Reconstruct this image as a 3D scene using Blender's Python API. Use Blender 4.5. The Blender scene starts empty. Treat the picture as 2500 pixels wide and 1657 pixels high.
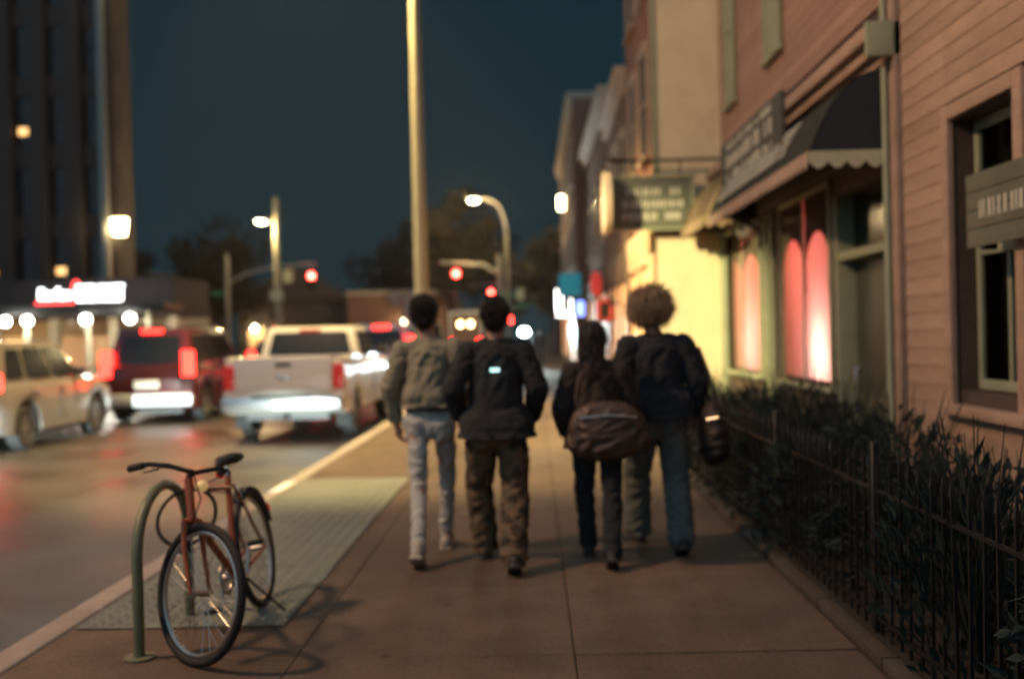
import bpy, bmesh, math, random
from mathutils import Vector, Matrix, noise
R = math.radians
random.seed(7)
SC = bpy.context.scene
COL = SC.collection

# ------------------------------------------------------------------ camera
cam_d = bpy.data.cameras.new('camera'); cam = bpy.data.objects.new('camera', cam_d); COL.objects.link(cam)
cam_d.lens = 35; cam_d.sensor_width = 36; cam_d.clip_start = 0.05; cam_d.clip_end = 2000
cam.matrix_world = (Matrix.Translation((0, 0, 1.55)) @ Matrix.Rotation(R(1.18), 4, 'Z')
                    @ Matrix.Rotation(R(90 - 0.32), 4, 'X') @ Matrix.Rotation(R(-1.4), 4, 'Z'))
cam_d.dof.use_dof = True; cam_d.dof.focus_distance = 3.2; cam_d.dof.aperture_fstop = 1.2; cam_d.dof.aperture_blades = 0
SC.camera = cam
# ------------------------------------------------------------------ world: night sky
W = bpy.data.worlds.new('World'); SC.world = W; W.use_nodes = True
wn = W.node_tree.nodes; wl = W.node_tree.links
sky = wn.new('ShaderNodeTexSky'); sky.sky_type = 'NISHITA'; sky.sun_disc = False
sky.sun_elevation = R(-3.0); sky.sun_rotation = R(200); sky.air_density = 1.0; sky.ozone_density = 3.0; sky.dust_density = 0.3
city = wn.new('ShaderNodeRGB'); city.outputs[0].default_value = (0.0070, 0.0225, 0.0305, 1)   # even city-lit night air
add = wn.new('ShaderNodeMixRGB'); add.blend_type = 'ADD'; add.inputs[0].default_value = 1.0
sca = wn.new('ShaderNodeMixRGB'); sca.blend_type = 'MULTIPLY'; sca.inputs[0].default_value = 1.0; sca.inputs[2].default_value = (0.015, 0.015, 0.015, 1)
wl.new(sky.outputs[0], sca.inputs[1]); wl.new(sca.outputs[0], add.inputs[1]); wl.new(city.outputs[0], add.inputs[2])
wl.new(add.outputs[0], wn['Background'].inputs[0]); wn['Background'].inputs[1].default_value = 1.0
SC.view_settings.view_transform = 'Standard'; SC.view_settings.look = 'None'
SC.view_settings.exposure = 0.0; SC.view_settings.gamma = 1.0
SC.render.engine = 'CYCLES'
cy = SC.cycles; cy.use_denoising = True; cy.max_bounces = 6; cy.diffuse_bounces = 3; cy.glossy_bounces = 3
cy.transmission_bounces = 4; cy.transparent_max_bounces = 8; cy.sample_clamp_indirect = 3.0; cy.sample_clamp_direct = 0.0
cy.volume_bounces = 0; cy.volume_step_rate = 4; cy.volume_max_steps = 64; cy.caustics_reflective = False; cy.caustics_refractive = False

# ------------------------------------------------------------------ added fill and lights out of frame
sun_d = bpy.data.lights.new('skyglow_fill', 'SUN'); sun_d.energy = .95; sun_d.angle = R(120); sun_d.color = (.46, .74, 1.0)  # added soft teal fill lamp that lifts the shadows
sun = bpy.data.objects.new('skyglow_fill', sun_d); COL.objects.link(sun); sun.rotation_euler = (R(25), R(-15), 0)
SODIUM = (1.0, 0.56, 0.22); WARM = (1.0, 0.72, 0.36)
def light(name, kind, loc, energy, color, target=None, size=0.1, cone=90, blend=0.5):
    d = bpy.data.lights.new(name, kind); d.energy = energy; d.color = color
    if kind == 'SPOT': d.spot_size = R(cone); d.spot_blend = blend
    if kind in ('SPOT', 'POINT'): d.shadow_soft_size = size
    o = bpy.data.objects.new(name, d); COL.objects.link(o); o.location = loc
    if target is not None:
        o.rotation_euler = (Vector(target) - Vector(loc)).to_track_quat('-Z', 'Y').to_euler()
    return o
light('street_lamp_light_near', 'SPOT', (-7.6, 4.0, 9.4), 3900, (1.0, .56, .29), (1.2, 7.0, 1.0), .45, 120, .6)
light('street_lamp_light_pole', 'SPOT', (-4.4, 18.3, 10.9), 15500, (1.0, .70, .28), (-2.6, 17.6, 0), .12, 76, .3)
light('unseen_cream_wall_flood', 'SPOT', (-11.5, -1.0, 8.6), 40000, (1.0, .80, .38), (2.5, 15.3, .7), .12, 15, .6)  # unseen narrow flood added to light the cream side wall
light('unseen_light_left', 'SPOT', (-10.5, 25, 13.2), 2400, (1.0, .6, .34), (-8.0, 20, 0), .15, 74, .5)  # unseen source over the left lanes, belongs to no built lamp post
for nm, loc, tgt, e in (('headlight_beam_kerb_lane', (-3.6, -7.0, 0.66), (-4.15, 16.0, -1.55), 90000),
                        ('headlight_beam_middle_lane', (-7.4, -4.0, 0.68), (-7.9, 20.5, -1.62), 110000),
                        ('headlight_beam_far_lane', (-9.0, -4.0, 0.68), (-9.3, 15.0, -1.25), 16000)):
    light(nm, 'SPOT', loc, e, (.84, 1.0, .97), tgt, .06, 11.5, .35)

# ------------------------------------------------------------------ materials
MATS = {}
def mat(name, col=(.5, .5, .5), rough=.6, metal=0, emit=0, ecol=None, var=.15, scale=6, bump=0, bscale=60, spec=.5, rnd=0, coat=0, stretch=None):
    if name in MATS: return MATS[name]
    m = bpy.data.materials.new(name); m.use_nodes = True; MATS[name] = m
    nt = m.node_tree; b = nt.nodes['Principled BSDF']; L = nt.links
    b.inputs['Roughness'].default_value = rough; b.inputs['Metallic'].default_value = metal
    b.inputs['Specular IOR Level'].default_value = spec; b.inputs['Coat Weight'].default_value = coat
    b.inputs['Base Color'].default_value = (*col, 1)
    tc = nt.nodes.new('ShaderNodeTexCoord'); src = tc.outputs['Object']
    if stretch:
        mp = nt.nodes.new('ShaderNodeMapping'); mp.inputs['Scale'].default_value = stretch; L.new(src, mp.inputs[0]); src = mp.outputs[0]
    if var or rnd:
        n = nt.nodes.new('ShaderNodeTexNoise'); n.inputs['Scale'].default_value = scale; n.inputs['Detail'].default_value = 6
        n.inputs['Roughness'].default_value = .65; L.new(src, n.inputs['Vector'])
        mr = nt.nodes.new('ShaderNodeMapRange'); mr.inputs[1].default_value = .25; mr.inputs[2].default_value = .75
        mr.inputs[3].default_value = 1 - var; mr.inputs[4].default_value = 1 + var; L.new(n.outputs[0], mr.inputs[0])
        val = mr.outputs[0]
        if rnd:
            oi = nt.nodes.new('ShaderNodeObjectInfo'); m2 = nt.nodes.new('ShaderNodeMapRange')
            m2.inputs[3].default_value = 1 - rnd; m2.inputs[4].default_value = 1 + rnd; L.new(oi.outputs['Random'], m2.inputs[0])
            mm = nt.nodes.new('ShaderNodeMath'); mm.operation = 'MULTIPLY'; L.new(val, mm.inputs[0]); L.new(m2.outputs[0], mm.inputs[1]); val = mm.outputs[0]
        hs = nt.nodes.new('ShaderNodeVectorMath'); hs.operation = 'SCALE'; hs.inputs[0].default_value = col
        L.new(val, hs.inputs['Scale']); L.new(hs.outputs[0], b.inputs['Base Color'])
    if bump:
        n2 = nt.nodes.new('ShaderNodeTexNoise'); n2.inputs['Scale'].default_value = bscale; n2.inputs['Detail'].default_value = 4; L.new(src, n2.inputs['Vector'])
        bp = nt.nodes.new('ShaderNodeBump'); bp.inputs['Strength'].default_value = bump; bp.inputs['Distance'].default_value = .01
        L.new(n2.outputs[0], bp.inputs['Height']); L.new(bp.outputs[0], b.inputs['Normal'])
    if emit:
        b.inputs['Emission Color'].default_value = (*(ecol or col), 1); b.inputs['Emission Strength'].default_value = emit
    return m
def glass_mat(name, tint=(1, 1, 1), refl=.12, dark=None):
    m = bpy.data.materials.new(name); m.use_nodes = True; nt = m.node_tree; nt.nodes.clear()
    o = nt.nodes.new('ShaderNodeOutputMaterial'); mx = nt.nodes.new('ShaderNodeMixShader'); g = nt.nodes.new('ShaderNodeBsdfGlossy'); g.inputs['Roughness'].default_value = .03
    t = nt.nodes.new('ShaderNodeBsdfTransparent'); t.inputs[0].default_value = (*tint, 1)
    lw = nt.nodes.new('ShaderNodeLayerWeight'); lw.inputs[0].default_value = refl
    nt.links.new(lw.outputs['Fresnel'], mx.inputs[0]); nt.links.new(t.outputs[0], mx.inputs[1]); nt.links.new(g.outputs[0], mx.inputs[2]); nt.links.new(mx.outputs[0], o.inputs[0])
    MATS[name] = m; return m
M = MATS
mat('asphalt', (.034, .030, .027), .40, var=.35, scale=1.4, bump=.6, bscale=90, spec=.5)
mat('concrete', (.112, .084, .070), .75, var=.22, scale=2.2, bump=.35, bscale=70, rnd=.10)
def ground_mat(name, col, r0, r1, bump):
    m = mat(name, col, .7, var=0, spec=.2 if name == 'concrete_slab' else .5); nt = m.node_tree; b = nt.nodes['Principled BSDF']; L = nt.links; N = nt.nodes.new
    g = N('ShaderNodeNewGeometry'); vals = []
    for sc_, lo, hi, det in ((.45, .62, 1.36, 5), (3.5, .85, 1.15, 8), (42, .82, 1.18, 3)):
        n = N('ShaderNodeTexNoise'); n.inputs['Scale'].default_value = sc_; n.inputs['Detail'].default_value = det; L.new(g.outputs['Position'], n.inputs['Vector'])
        r = N('ShaderNodeMapRange'); r.inputs[1].default_value = .3; r.inputs[2].default_value = .7; r.inputs[3].default_value = lo; r.inputs[4].default_value = hi; L.new(n.outputs[0], r.inputs[0]); vals.append((n, r))
    v = N('ShaderNodeTexVoronoi'); v.inputs['Scale'].default_value = 2.6; L.new(g.outputs['Position'], v.inputs['Vector'])   # trodden-in gum and drips
    vr = N('ShaderNodeMapRange'); vr.inputs[1].default_value = .045; vr.inputs[2].default_value = .075; vr.inputs[3].default_value = .55; vr.inputs[4].default_value = 1; L.new(v.outputs['Distance'], vr.inputs[0])
    x = None
    for o in [q[1].outputs[0] for q in vals] + [vr.outputs[0]]:
        if x is None: x = o; continue
        mm = N('ShaderNodeMath'); mm.operation = 'MULTIPLY'; L.new(x, mm.inputs[0]); L.new(o, mm.inputs[1]); x = mm.outputs[0]
    oi = N('ShaderNodeObjectInfo'); r = N('ShaderNodeMapRange'); r.inputs[3].default_value = .94; r.inputs[4].default_value = 1.06; L.new(oi.outputs['Random'], r.inputs[0])
    mm = N('ShaderNodeMath'); mm.operation = 'MULTIPLY'; L.new(x, mm.inputs[0]); L.new(r.outputs[0], mm.inputs[1])
    sv = N('ShaderNodeVectorMath'); sv.operation = 'SCALE'; sv.inputs[0].default_value = col; L.new(mm.outputs[0], sv.inputs['Scale']); L.new(sv.outputs[0], b.inputs['Base Color'])
    rr = N('ShaderNodeMapRange'); rr.inputs[1].default_value = .35; rr.inputs[2].default_value = .65; rr.inputs[3].default_value = r0; rr.inputs[4].default_value = r1; L.new(vals[0][0].outputs[0], rr.inputs[0]); L.new(rr.outputs[0], b.inputs['Roughness'])
    bp = N('ShaderNodeBump'); bp.inputs['Strength'].default_value = bump; bp.inputs['Distance'].default_value = .006; L.new(vals[2][0].outputs[0], bp.inputs['Height']); L.new(bp.outputs[0], b.inputs['Normal'])
ground_mat('concrete_slab', (.115, .084, .062), .78, .95, .6); ground_mat('damp_asphalt', (.036, .031, .026), .30, .55, .4)
mat('joint', (.055, .045, .034), .9)
mat('kerbstone', (.30, .26, .22), .7, var=.2, scale=5, bump=.4, rnd=.1)
mat('tread_steel', (.20, .225, .19), .5, .3, var=.25, scale=4, bump=.2)
mat('kerb_mark_white', (.8, .8, .78), .5, var=.2, scale=20)
mat('soil', (.02, .016, .012), .95, var=.4, bump=.8)
mat('siding', (.42, .30, .225), .6, var=.26, scale=5, bump=.25, bscale=30, rnd=.12, stretch=(1, .35, 1))
mat('siding_upper', (.40, .255, .20), .6, var=.14, scale=5, bump=.25, bscale=30, rnd=.12, stretch=(1, .35, 1))
mat('wall_dark', (.085, .06, .05), .7, var=.25)
mat('trim_cream', (.50, .40, .28), .55, var=.12)
mat('trim_green', (.33, .38, .26), .55, var=.15)
mat('door_paint', (.07, .085, .055), .45, var=.2)
mat('stucco_cream', (.74, .67, .45), .8, var=.12, scale=2, bump=.3, bscale=45)
mat('canvas_dark', (.075, .085, .075), .85, var=.2, scale=8, bump=.2, bscale=120)
mat('canvas_navy', (.02, .03, .04), .9, var=.2)
mat('canvas_tan', (.30, .23, .14), .85, var=.2, bump=.2)
mat('canvas_pale', (.50, .52, .36), .85, var=.15)
mat('lettering', (.55, .56, .46), .6, var=.1)
mat('sign_board', (.13, .15, .11), .6, var=.2)
mat('pink_sign', (.85, .62, .55), .5, var=.08)
mat('brick_red', (.27, .13, .085), .85, var=.2, bump=.4, rnd=.15)
mat('brick_brown', (.16, .10, .075), .85, var=.25, bump=.4, rnd=.15)
mat('pier_brown', (.075, .056, .048), .85, var=.25, scale=3)
mat('mortar', (.24, .19, .15), .9)
mat('dark_metal', (.03, .032, .034), .45, .6, var=.15)
mat('galv', (.34, .33, .29), .5, .5, var=.2, scale=9)
mat('pole_paint', (.34, .32, .23), .55, .1, var=.15, scale=5)
mat('window_dark', (.012, .016, .02), .12, var=0)
mat('green_sign', (.03, .22, .11), .5, var=.05)
mat('teal_sign', (.03, .28, .34), .5, emit=.25, ecol=(.03, .45, .6), var=.05)
mat('black_plastic', (.018, .018, .018), .5, var=.15)
mat('rubber', (.015, .015, .015), .8, var=.2, bump=.3)
mat('chrome', (.72, .74, .73), .22, .85, var=.05)
mat('rim_metal', (.40, .40, .39), .35, .8, var=.1)
mat('truck_white', (.80, .77, .68), .32, var=.04, coat=.5)
mat('silver_paint', (.25, .225, .205), .30, .25, var=.05, coat=.6)
mat('red_paint', (.085, .014, .014), .25, .1, var=.06, coat=.7)
mat('headlit_bumper', (.52, .54, .54), .35, .2, var=.08)  # pale tone put in for headlight glare on the SUV bumpers
mat('dark_paint', (.03, .03, .035), .28, var=.05, coat=.6)
mat('white_van', (.62, .62, .60), .35, var=.05, coat=.3)
mat('plate', (.75, .72, .6), .4, emit=.25, ecol=(1, .9, .7), var=.1)
mat('tail_red', (.5, .01, .008), .2, emit=22, ecol=(1, .014, .009), var=0)
mat('tail_dim', (.35, .012, .010), .2, emit=.22, ecol=(1, .05, .03), var=0)
mat('signal_red', (.6, .02, .01), .3, emit=260, ecol=(1, .012, .008), var=0)
mat('lamp_glow', (1, .85, .5), .3, emit=140, ecol=(1, .80, .42), var=0)
mat('lantern_glow', (1, .8, .45), .3, emit=22, ecol=(1, .78, .4), var=0)
mat('globe_glow', (1, .95, .8), .3, emit=40, ecol=(1, .96, .80), var=0)
mat('headlight_glow', (1, 1, 1), .3, emit=500, ecol=(.75, .97, 1), var=0)
mat('amber_glow', (1, .7, .3), .3, emit=20, ecol=(1, .68, .28), var=0)
mat('letters_white', (1, 1, 1), .4, emit=7, ecol=(.92, .97, 1), var=0)
mat('letters_red', (1, .1, .08), .4, emit=4, ecol=(1, .06, .05), var=0)
mat('neon_white', (1, 1, 1), .4, emit=9, ecol=(1, .92, .88), var=0)
mat('neon_blue', (.3, .4, 1), .4, emit=6, ecol=(.25, .35, 1), var=0)
mat('neon_red', (1, .1, .1), .4, emit=5, ecol=(1, .07, .06), var=0)
mat('lantern_red', (.8, .06, .05), .6, emit=.35, ecol=(1, .08, .06), var=.1)
mat('window_warm', (1, .6, .3), .5, emit=.42, ecol=(1, .45, .2), var=.3, scale=3)
mat('window_orange', (1, .5, .15), .5, emit=2.2, ecol=(1, .55, .2), var=.3, scale=3)
mat('shopfront_warm', (.7, .55, .35), .6, var=.2)
mat('room_red', (.62, .10, .08), .8, var=.1)
mat('valance_dark', (.05, .025, .022), .9, var=.2)
mat('lampshade', (.95, .95, .88), .7, emit=1.6, ecol=(.95, 1, .9), var=.05)
mat('tweed', (.25, .24, .17), .95, var=.22, scale=40, bump=.3, bscale=90)
mat('jeans', (.46, .49, .46), .9, var=.12, scale=9, bump=.3, bscale=160)
mat('black_cloth', (.020, .024, .026), .95, var=.3, scale=14, bump=.3)
mat('brown_cloth', (.034, .027, .023), .95, var=.35, scale=10, bump=.3)
mat('navy_cloth', (.018, .024, .030), .95, var=.3, scale=10, bump=.3)
mat('greygreen_cloth', (.12, .145, .135), .95, var=.25, scale=8, bump=.3)
mat('bag_dark', (.022, .018, .016), .6, var=.3)
mat('leather_brown', (.07, .045, .032), .5, var=.3, scale=12)
mat('belt', (.015, .013, .012), .5)
mat('skin', (.42, .25, .18), .55, var=.08)
mat('eye', (.05, .04, .03), .2)
mat('hair_black', (.010, .009, .008), .55, var=.3, scale=30)
mat('hair_fair', (.34, .25, .15), .6, var=.35, scale=25)
mat('shoe_dark', (.02, .02, .02), .6)
mat('shoe_pale', (.35, .33, .28), .6)
mat('reflector_glow', (.6, .95, .95), .2, emit=1.6, ecol=(.55, 1, 1))  # emission stands in for light thrown back by the tab
mat('bike_orange', (.32, .085, .030), .35, .2, var=.2, coat=.4)
mat('bike_chrome', (.5, .48, .44), .3, .9)
mat('rack_green', (.16, .18, .11), .5, .3, var=.25)
mat('bark', (.06, .045, .035), .9, var=.3, bump=.6)
glass_mat('glass', (.92, .95, .95), .10)
glass_mat('shop_glass', (.97, .97, .97), .02)
glass_mat('car_glass', (.10, .11, .12), .35)
def camo():
    m = mat('camo', (.11, .075, .045), .95, var=0, bump=.3); nt = m.node_tree; b = nt.nodes['Principled BSDF']
    tc = nt.nodes.new('ShaderNodeTexCoord'); n = nt.nodes.new('ShaderNodeTexNoise'); n.inputs['Scale'].default_value = 7; n.inputs['Detail'].default_value = 2
    cr = nt.nodes.new('ShaderNodeValToRGB'); cr.color_ramp.interpolation = 'CONSTANT'; e = cr.color_ramp.elements
    e[0].position = 0; e[0].color = (.06, .045, .03, 1); e[1].position = .45; e[1].color = (.15, .10, .06, 1)
    x = e.new(.56); x.color = (.10, .085, .05, 1); x = e.new(.64); x.color = (.035, .028, .02, 1)
    nt.links.new(tc.outputs['Object'], n.inputs['Vector']); nt.links.new(n.outputs[0], cr.inputs[0]); nt.links.new(cr.outputs[0], b.inputs['Base Color'])
camo()
def leaf_mat(name, col, tr=.25):
    m = mat(name, col, .85, var=.35, scale=3, rnd=.2, spec=.15); nt = m.node_tree; b = nt.nodes['Principled BSDF']
    t = nt.nodes.new('ShaderNodeBsdfTranslucent'); t.inputs[0].default_value = (*[c * 1.3 for c in col], 1)
    mx = nt.nodes.new('ShaderNodeMixShader'); mx.inputs[0].default_value = tr
    nt.links.new(b.outputs[0], mx.inputs[1]); nt.links.new(t.outputs[0], mx.inputs[2]); nt.links.new(mx.outputs[0], nt.nodes['Material Output'].inputs[0])
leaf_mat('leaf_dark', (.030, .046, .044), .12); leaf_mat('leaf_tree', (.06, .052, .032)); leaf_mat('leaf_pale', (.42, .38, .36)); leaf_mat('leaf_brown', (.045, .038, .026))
def curtain():
    m = mat('curtain', (.8, .4, .36), .9, var=.1); nt = m.node_tree
    t = nt.nodes.new('ShaderNodeBsdfTranslucent'); t.inputs[0].default_value = (.95, .60, .54, 1)
    d = nt.nodes.new('ShaderNodeBsdfDiffuse'); d.inputs[0].default_value = (.55, .26, .23, 1)
    mx = nt.nodes.new('ShaderNodeMixShader'); mx.inputs[0].default_value = .75
    nt.links.new(d.outputs[0], mx.inputs[1]); nt.links.new(t.outputs[0], mx.inputs[2]); nt.links.new(mx.outputs[0], nt.nodes['Material Output'].inputs[0])
curtain()

# ------------------------------------------------------------------ mesh helpers
def V(*a): return Vector(a)
def box(bm, x0, y0, z0, x1, y1, z1):
    vs = [bm.verts.new((x, y, z)) for z in (z0, z1) for y in (y0, y1) for x in (x0, x1)]
    for f in ((0, 2, 3, 1), (4, 5, 7, 6), (0, 1, 5, 4), (2, 6, 7, 3), (0, 4, 6, 2), (1, 3, 7, 5)): bm.faces.new([vs[i] for i in f])
def ring_tube(bm, rings, cap=True):
    prev = None; first = None
    for r in rings:
        vs = [bm.verts.new(p) for p in r]
        if prev:
            n = len(vs)
            for i in range(n): bm.faces.new((prev[i], prev[(i + 1) % n], vs[(i + 1) % n], vs[i]))
        else: first = vs
        prev = vs
    if cap:
        bm.faces.new(list(reversed(first))); bm.faces.new(prev)
def frame_of(t):
    t = t.normalized(); up = V(0, 0, 1) if abs(t.z) < .9 else V(1, 0, 0)
    a = t.cross(up).normalized(); return a, t.cross(a).normalized()
def tube(bm, pts, r, seg=10, cap=True):
    pts = [Vector(p) for p in pts]; n = len(pts); rr = r if isinstance(r, (list, tuple)) else [r] * n
    rings = []; a = None
    for i, p in enumerate(pts):
        t = (pts[min(i + 1, n - 1)] - pts[max(i - 1, 0)])
        if a is None: a, b = frame_of(t)
        else:
            tn = t.normalized(); a = (a - tn * a.dot(tn)).normalized(); b = tn.cross(a)
        rings.append([p + (a * math.cos(k * math.tau / seg) + b * math.sin(k * math.tau / seg)) * rr[i] for k in range(seg)])
    ring_tube(bm, rings, cap)
def capsule(bm, p, q, r0, r1, seg=14, fl=1.0):
    """tapered round-ended limb; fl flattens it front to back"""
    p, q = Vector(p), Vector(q); t = (q - p).normalized(); a, b = frame_of(t); rings = []
    for k in range(-4, 5):
        if k <= 0:
            an = (k / 4) * math.pi / 2 * .97; rings.append((p + t * r0 * math.sin(an), r0 * math.cos(an)))
        if k >= 0:
            an = (k / 4) * math.pi / 2 * .97; rings.append((q + t * r1 * math.sin(an), r1 * math.cos(an)))
    rs = []
    for c, r in rings:
        rg = []
        for k in range(seg):
            o = (a * math.cos(k * math.tau / seg) + b * math.sin(k * math.tau / seg)) * r; o.y *= fl; rg.append(c + o)
        rs.append(rg)
    ring_tube(bm, rs)
def blob(bm, c, rx, ry, rz, u=16, v=10, rot=None):
    m = Matrix.Translation(c) @ (rot.to_4x4() if rot else Matrix()) @ Matrix.Diagonal((rx, ry, rz, 1))
    bmesh.ops.create_uvsphere(bm, u_segments=u, v_segments=v, radius=1, matrix=m)
def prism(bm, poly, a0, a1, axis='x'):
    def P(u, v, w):
        return {'x': (w, u, v), 'y': (u, w, v), 'z': (u, v, w)}[axis]
    A = [bm.verts.new(P(u, v, a0)) for u, v in poly]; B = [bm.verts.new(P(u, v, a1)) for u, v in poly]
    bm.faces.new(A); bm.faces.new(list(reversed(B))); n = len(poly)
    for i in range(n): bm.faces.new((A[i], B[i], B[(i + 1) % n], A[(i + 1) % n]))
def disc_ring(bm, c, r0, r1, y0, y1, seg=28):
    """solid annulus around the x axis"""
    c = Vector(c); vs = []
    for k in range(seg):
        an = k * math.tau / seg; d = V(0, math.cos(an), math.sin(an))
        vs.append([bm.verts.new(c + d * r + V(x, 0, 0)) for r, x in ((r0, y0), (r1, y0), (r1, y1), (r0, y1))])
    for k in range(seg):
        a, b = vs[k], vs[(k + 1) % seg]
        for i in range(4): bm.faces.new((a[i], a[(i + 1) % 4], b[(i + 1) % 4], b[i]))
def cyl(bm, p, q, r, seg=16): tube(bm, [p, q], r, seg)
def finish(bm, bevel=0, seg=2, ang=35):
    bmesh.ops.recalc_face_normals(bm, faces=bm.faces)
    if bevel:
        es = [e for e in bm.edges if len(e.link_faces) == 2 and e.calc_face_angle(0) > R(ang)]
        bmesh.ops.bevel(bm, geom=es, offset=bevel, segments=seg, profile=.6, affect='EDGES', clamp_overlap=True)
def mesh(bm, name, m, smooth=True, ang=40):
    me = bpy.data.meshes.new(name); bm.to_mesh(me); bm.free()
    if m: me.materials.append(M[m] if isinstance(m, str) else m)
    if smooth:
        me.shade_smooth(); me.set_sharp_from_angle(angle=R(ang))
    return me
def obj(name, bm, m, parent=None, loc=None, bevel=0, smooth=True, label=None, ang=40):
    finish(bm, bevel)
    o = bpy.data.objects.new(name, mesh(bm, name, m, smooth, ang)); COL.objects.link(o)
    if parent: o.parent = parent
    if loc: o.location = loc
    if label: o['label'] = label
    return o
def put(name, me, parent=None, loc=(0, 0, 0), rot=None, scale=None):
    o = bpy.data.objects.new(name, me); COL.objects.link(o); o.location = loc
    if rot: o.rotation_euler = rot
    if scale: o.scale = scale
    if parent: o.parent = parent
    return o
def B(name, m, parent, *bx, bevel=0, label=None):
    bm = bmesh.new()
    for b in bx: box(bm, *b)
    return obj(name, bm, m, parent, bevel=bevel, label=label)
def tag(o, label, cat, group=None):
    o['label'] = label; o['category'] = cat
    if group: o['group'] = group
    return o
def thing(name, label, cat, loc=(0, 0, 0), rz=0, group=None):
    o = bpy.data.objects.new(name, None); COL.objects.link(o); o.location = loc; o.rotation_euler = (0, 0, rz); o.empty_display_size = .2
    return tag(o, label, cat, group)
def struct(name, bm, m, kind='structure', bevel=0):
    o = obj(name, bm, m, bevel=bevel); o['kind'] = kind; return o
def text_mesh(name, s, size, m, ext=.03, shear=0):
    c = bpy.data.curves.new(name, 'FONT'); c.body = s; c.size = size; c.extrude = ext; c.shear = shear; c.align_x = 'CENTER'; c.resolution_u = 2
    o = bpy.data.objects.new(name, c); COL.objects.link(o); bpy.context.view_layer.update()
    me = bpy.data.meshes.new_from_object(o.evaluated_get(bpy.context.evaluated_depsgraph_get())); bpy.data.objects.remove(o)
    me.name = name; me.materials.clear(); me.materials.append(M[m]); return me
def remesh(name, bm, m, voxel=.014, smooth=4, fold=0, fscale=(9, 9, 4), parent=None):
    bmesh.ops.recalc_face_normals(bm, faces=bm.faces)
    me = bpy.data.meshes.new('tmp'); bm.to_mesh(me); bm.free(); o = bpy.data.objects.new('tmp', me); COL.objects.link(o)
    md = o.modifiers.new('r', 'REMESH'); md.mode = 'VOXEL'; md.voxel_size = voxel
    s = o.modifiers.new('s', 'SMOOTH'); s.factor = .5; s.iterations = smooth
    bpy.context.view_layer.update()
    out = bpy.data.meshes.new_from_object(o.evaluated_get(bpy.context.evaluated_depsgraph_get())); bpy.data.objects.remove(o); out.name = name
    if fold:
        nr = [v.normal.copy() for v in out.vertices]
        for v, n in zip(out.vertices, nr):
            c = v.co; p = Vector((c.x * fscale[0], c.y * fscale[1], c.z * fscale[2])); q = Vector((c.x * 3.1, c.y * 3.1, c.z * 2.2))
            wp = p + noise.noise_vector(q) * 1.6; w = noise.noise(wp); w2 = noise.noise(Vector((wp.x * .7 + wp.z * .9, wp.y, wp.z * 1.5 - wp.x * .5)) * 1.7)
            k = .5 + .5 * noise.noise(q * 1.3 + Vector((5, 1, 2)))
            v.co += n * fold * ((1 - abs(w) * 2.4) * (.5 + k) + (.8 - abs(w2) * 2.2) * .55 * k * 1.6 - .35)
    out.materials.clear(); out.materials.append(M[m]); out.shade_smooth()
    r = bpy.data.objects.new(name, out); COL.objects.link(r)
    if parent: r.parent = parent
    return r

def panel(t, name, m, quad, off=.008, inset=0, rnd=.03):
    """thin rounded sheet standing proud of a quad (a,b,c,d); off is measured along its normal"""
    a, b, c, d = [Vector(p) for p in quad]; n = (b - a).cross(d - a).normalized(); cen = (a + b + c + d) / 4
    q = [p + (cen - p).normalized() * inset + n * off for p in (a, b, c, d)]
    bm = bmesh.new(); f = bm.faces.new([bm.verts.new(p) for p in q]); 
    if rnd: bmesh.ops.bevel(bm, geom=bm.verts[:], offset=rnd, segments=3, affect='VERTICES')
    r = bmesh.ops.extrude_face_region(bm, geom=bm.faces[:]); bmesh.ops.translate(bm, verts=[v for v in r['geom'] if isinstance(v, bmesh.types.BMVert)], vec=n * .006)
    return obj(name, bm, m, t)

# ================================================================== GROUND
bm = bmesh.new(); box(bm, -400, -60, -.60, 400, 700, -.30); struct('ground', bm, 'soil')
bm = bmesh.new(); box(bm, -12.6, -30, -.29, -2.75, 400, -.13); struct('road', bm, 'damp_asphalt')
bm = bmesh.new(); box(bm, -120, 51.5, -.29, -12.604, 65, -.134); box(bm, -2.746, 51.5, -.29, 120, 65, -.134); struct('side_road', bm, 'asphalt')
bm = bmesh.new(); box(bm, -2.56, -6, -.29, 3.3, 51.4, -.025); side = struct('sidewalk', bm, 'joint')
S = 1.36
bm = bmesh.new(); box(bm, 0, 0, -.02, S - .006, S - .006, .0); finish(bm, .003, 1); slab = mesh(bm, 'slab', 'concrete_slab')
for r in range(38):
    for c in range(3):
        x = -2.55 + c * S; y = -2 + r * S
        o = put('slab', slab, side, (x, y, random.uniform(-.003, .002)))
bm = bmesh.new(); box(bm, 0, 0, -.3, .18, 1.99, 0); finish(bm, .025, 3); kst = mesh(bm, 'kerbstone', 'kerbstone')
for r in range(28): put('kerbstone', kst, side, (-2.745, -4.2 + r * 2.0, random.uniform(-.002, .004)))
B('kerb_mark', 'kerb_mark_white', side, (-2.72, 10.05, .0045, -2.60, 10.75, .0085))  # flat white strip laid on the kerb top
bm = bmesh.new(); box(bm, -17.5, -30, -.29, -12.6, 51.4, .0); struct('far_sidewalk', bm, 'concrete', bevel=.03)
bm = bmesh.new(); box(bm, -40, 65, -.29, -12.6, 300, .0); box(bm, -2.75, 65, -.29, 40, 300, 0); struct('next_block_sidewalk', bm, 'concrete', bevel=.03)
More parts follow.
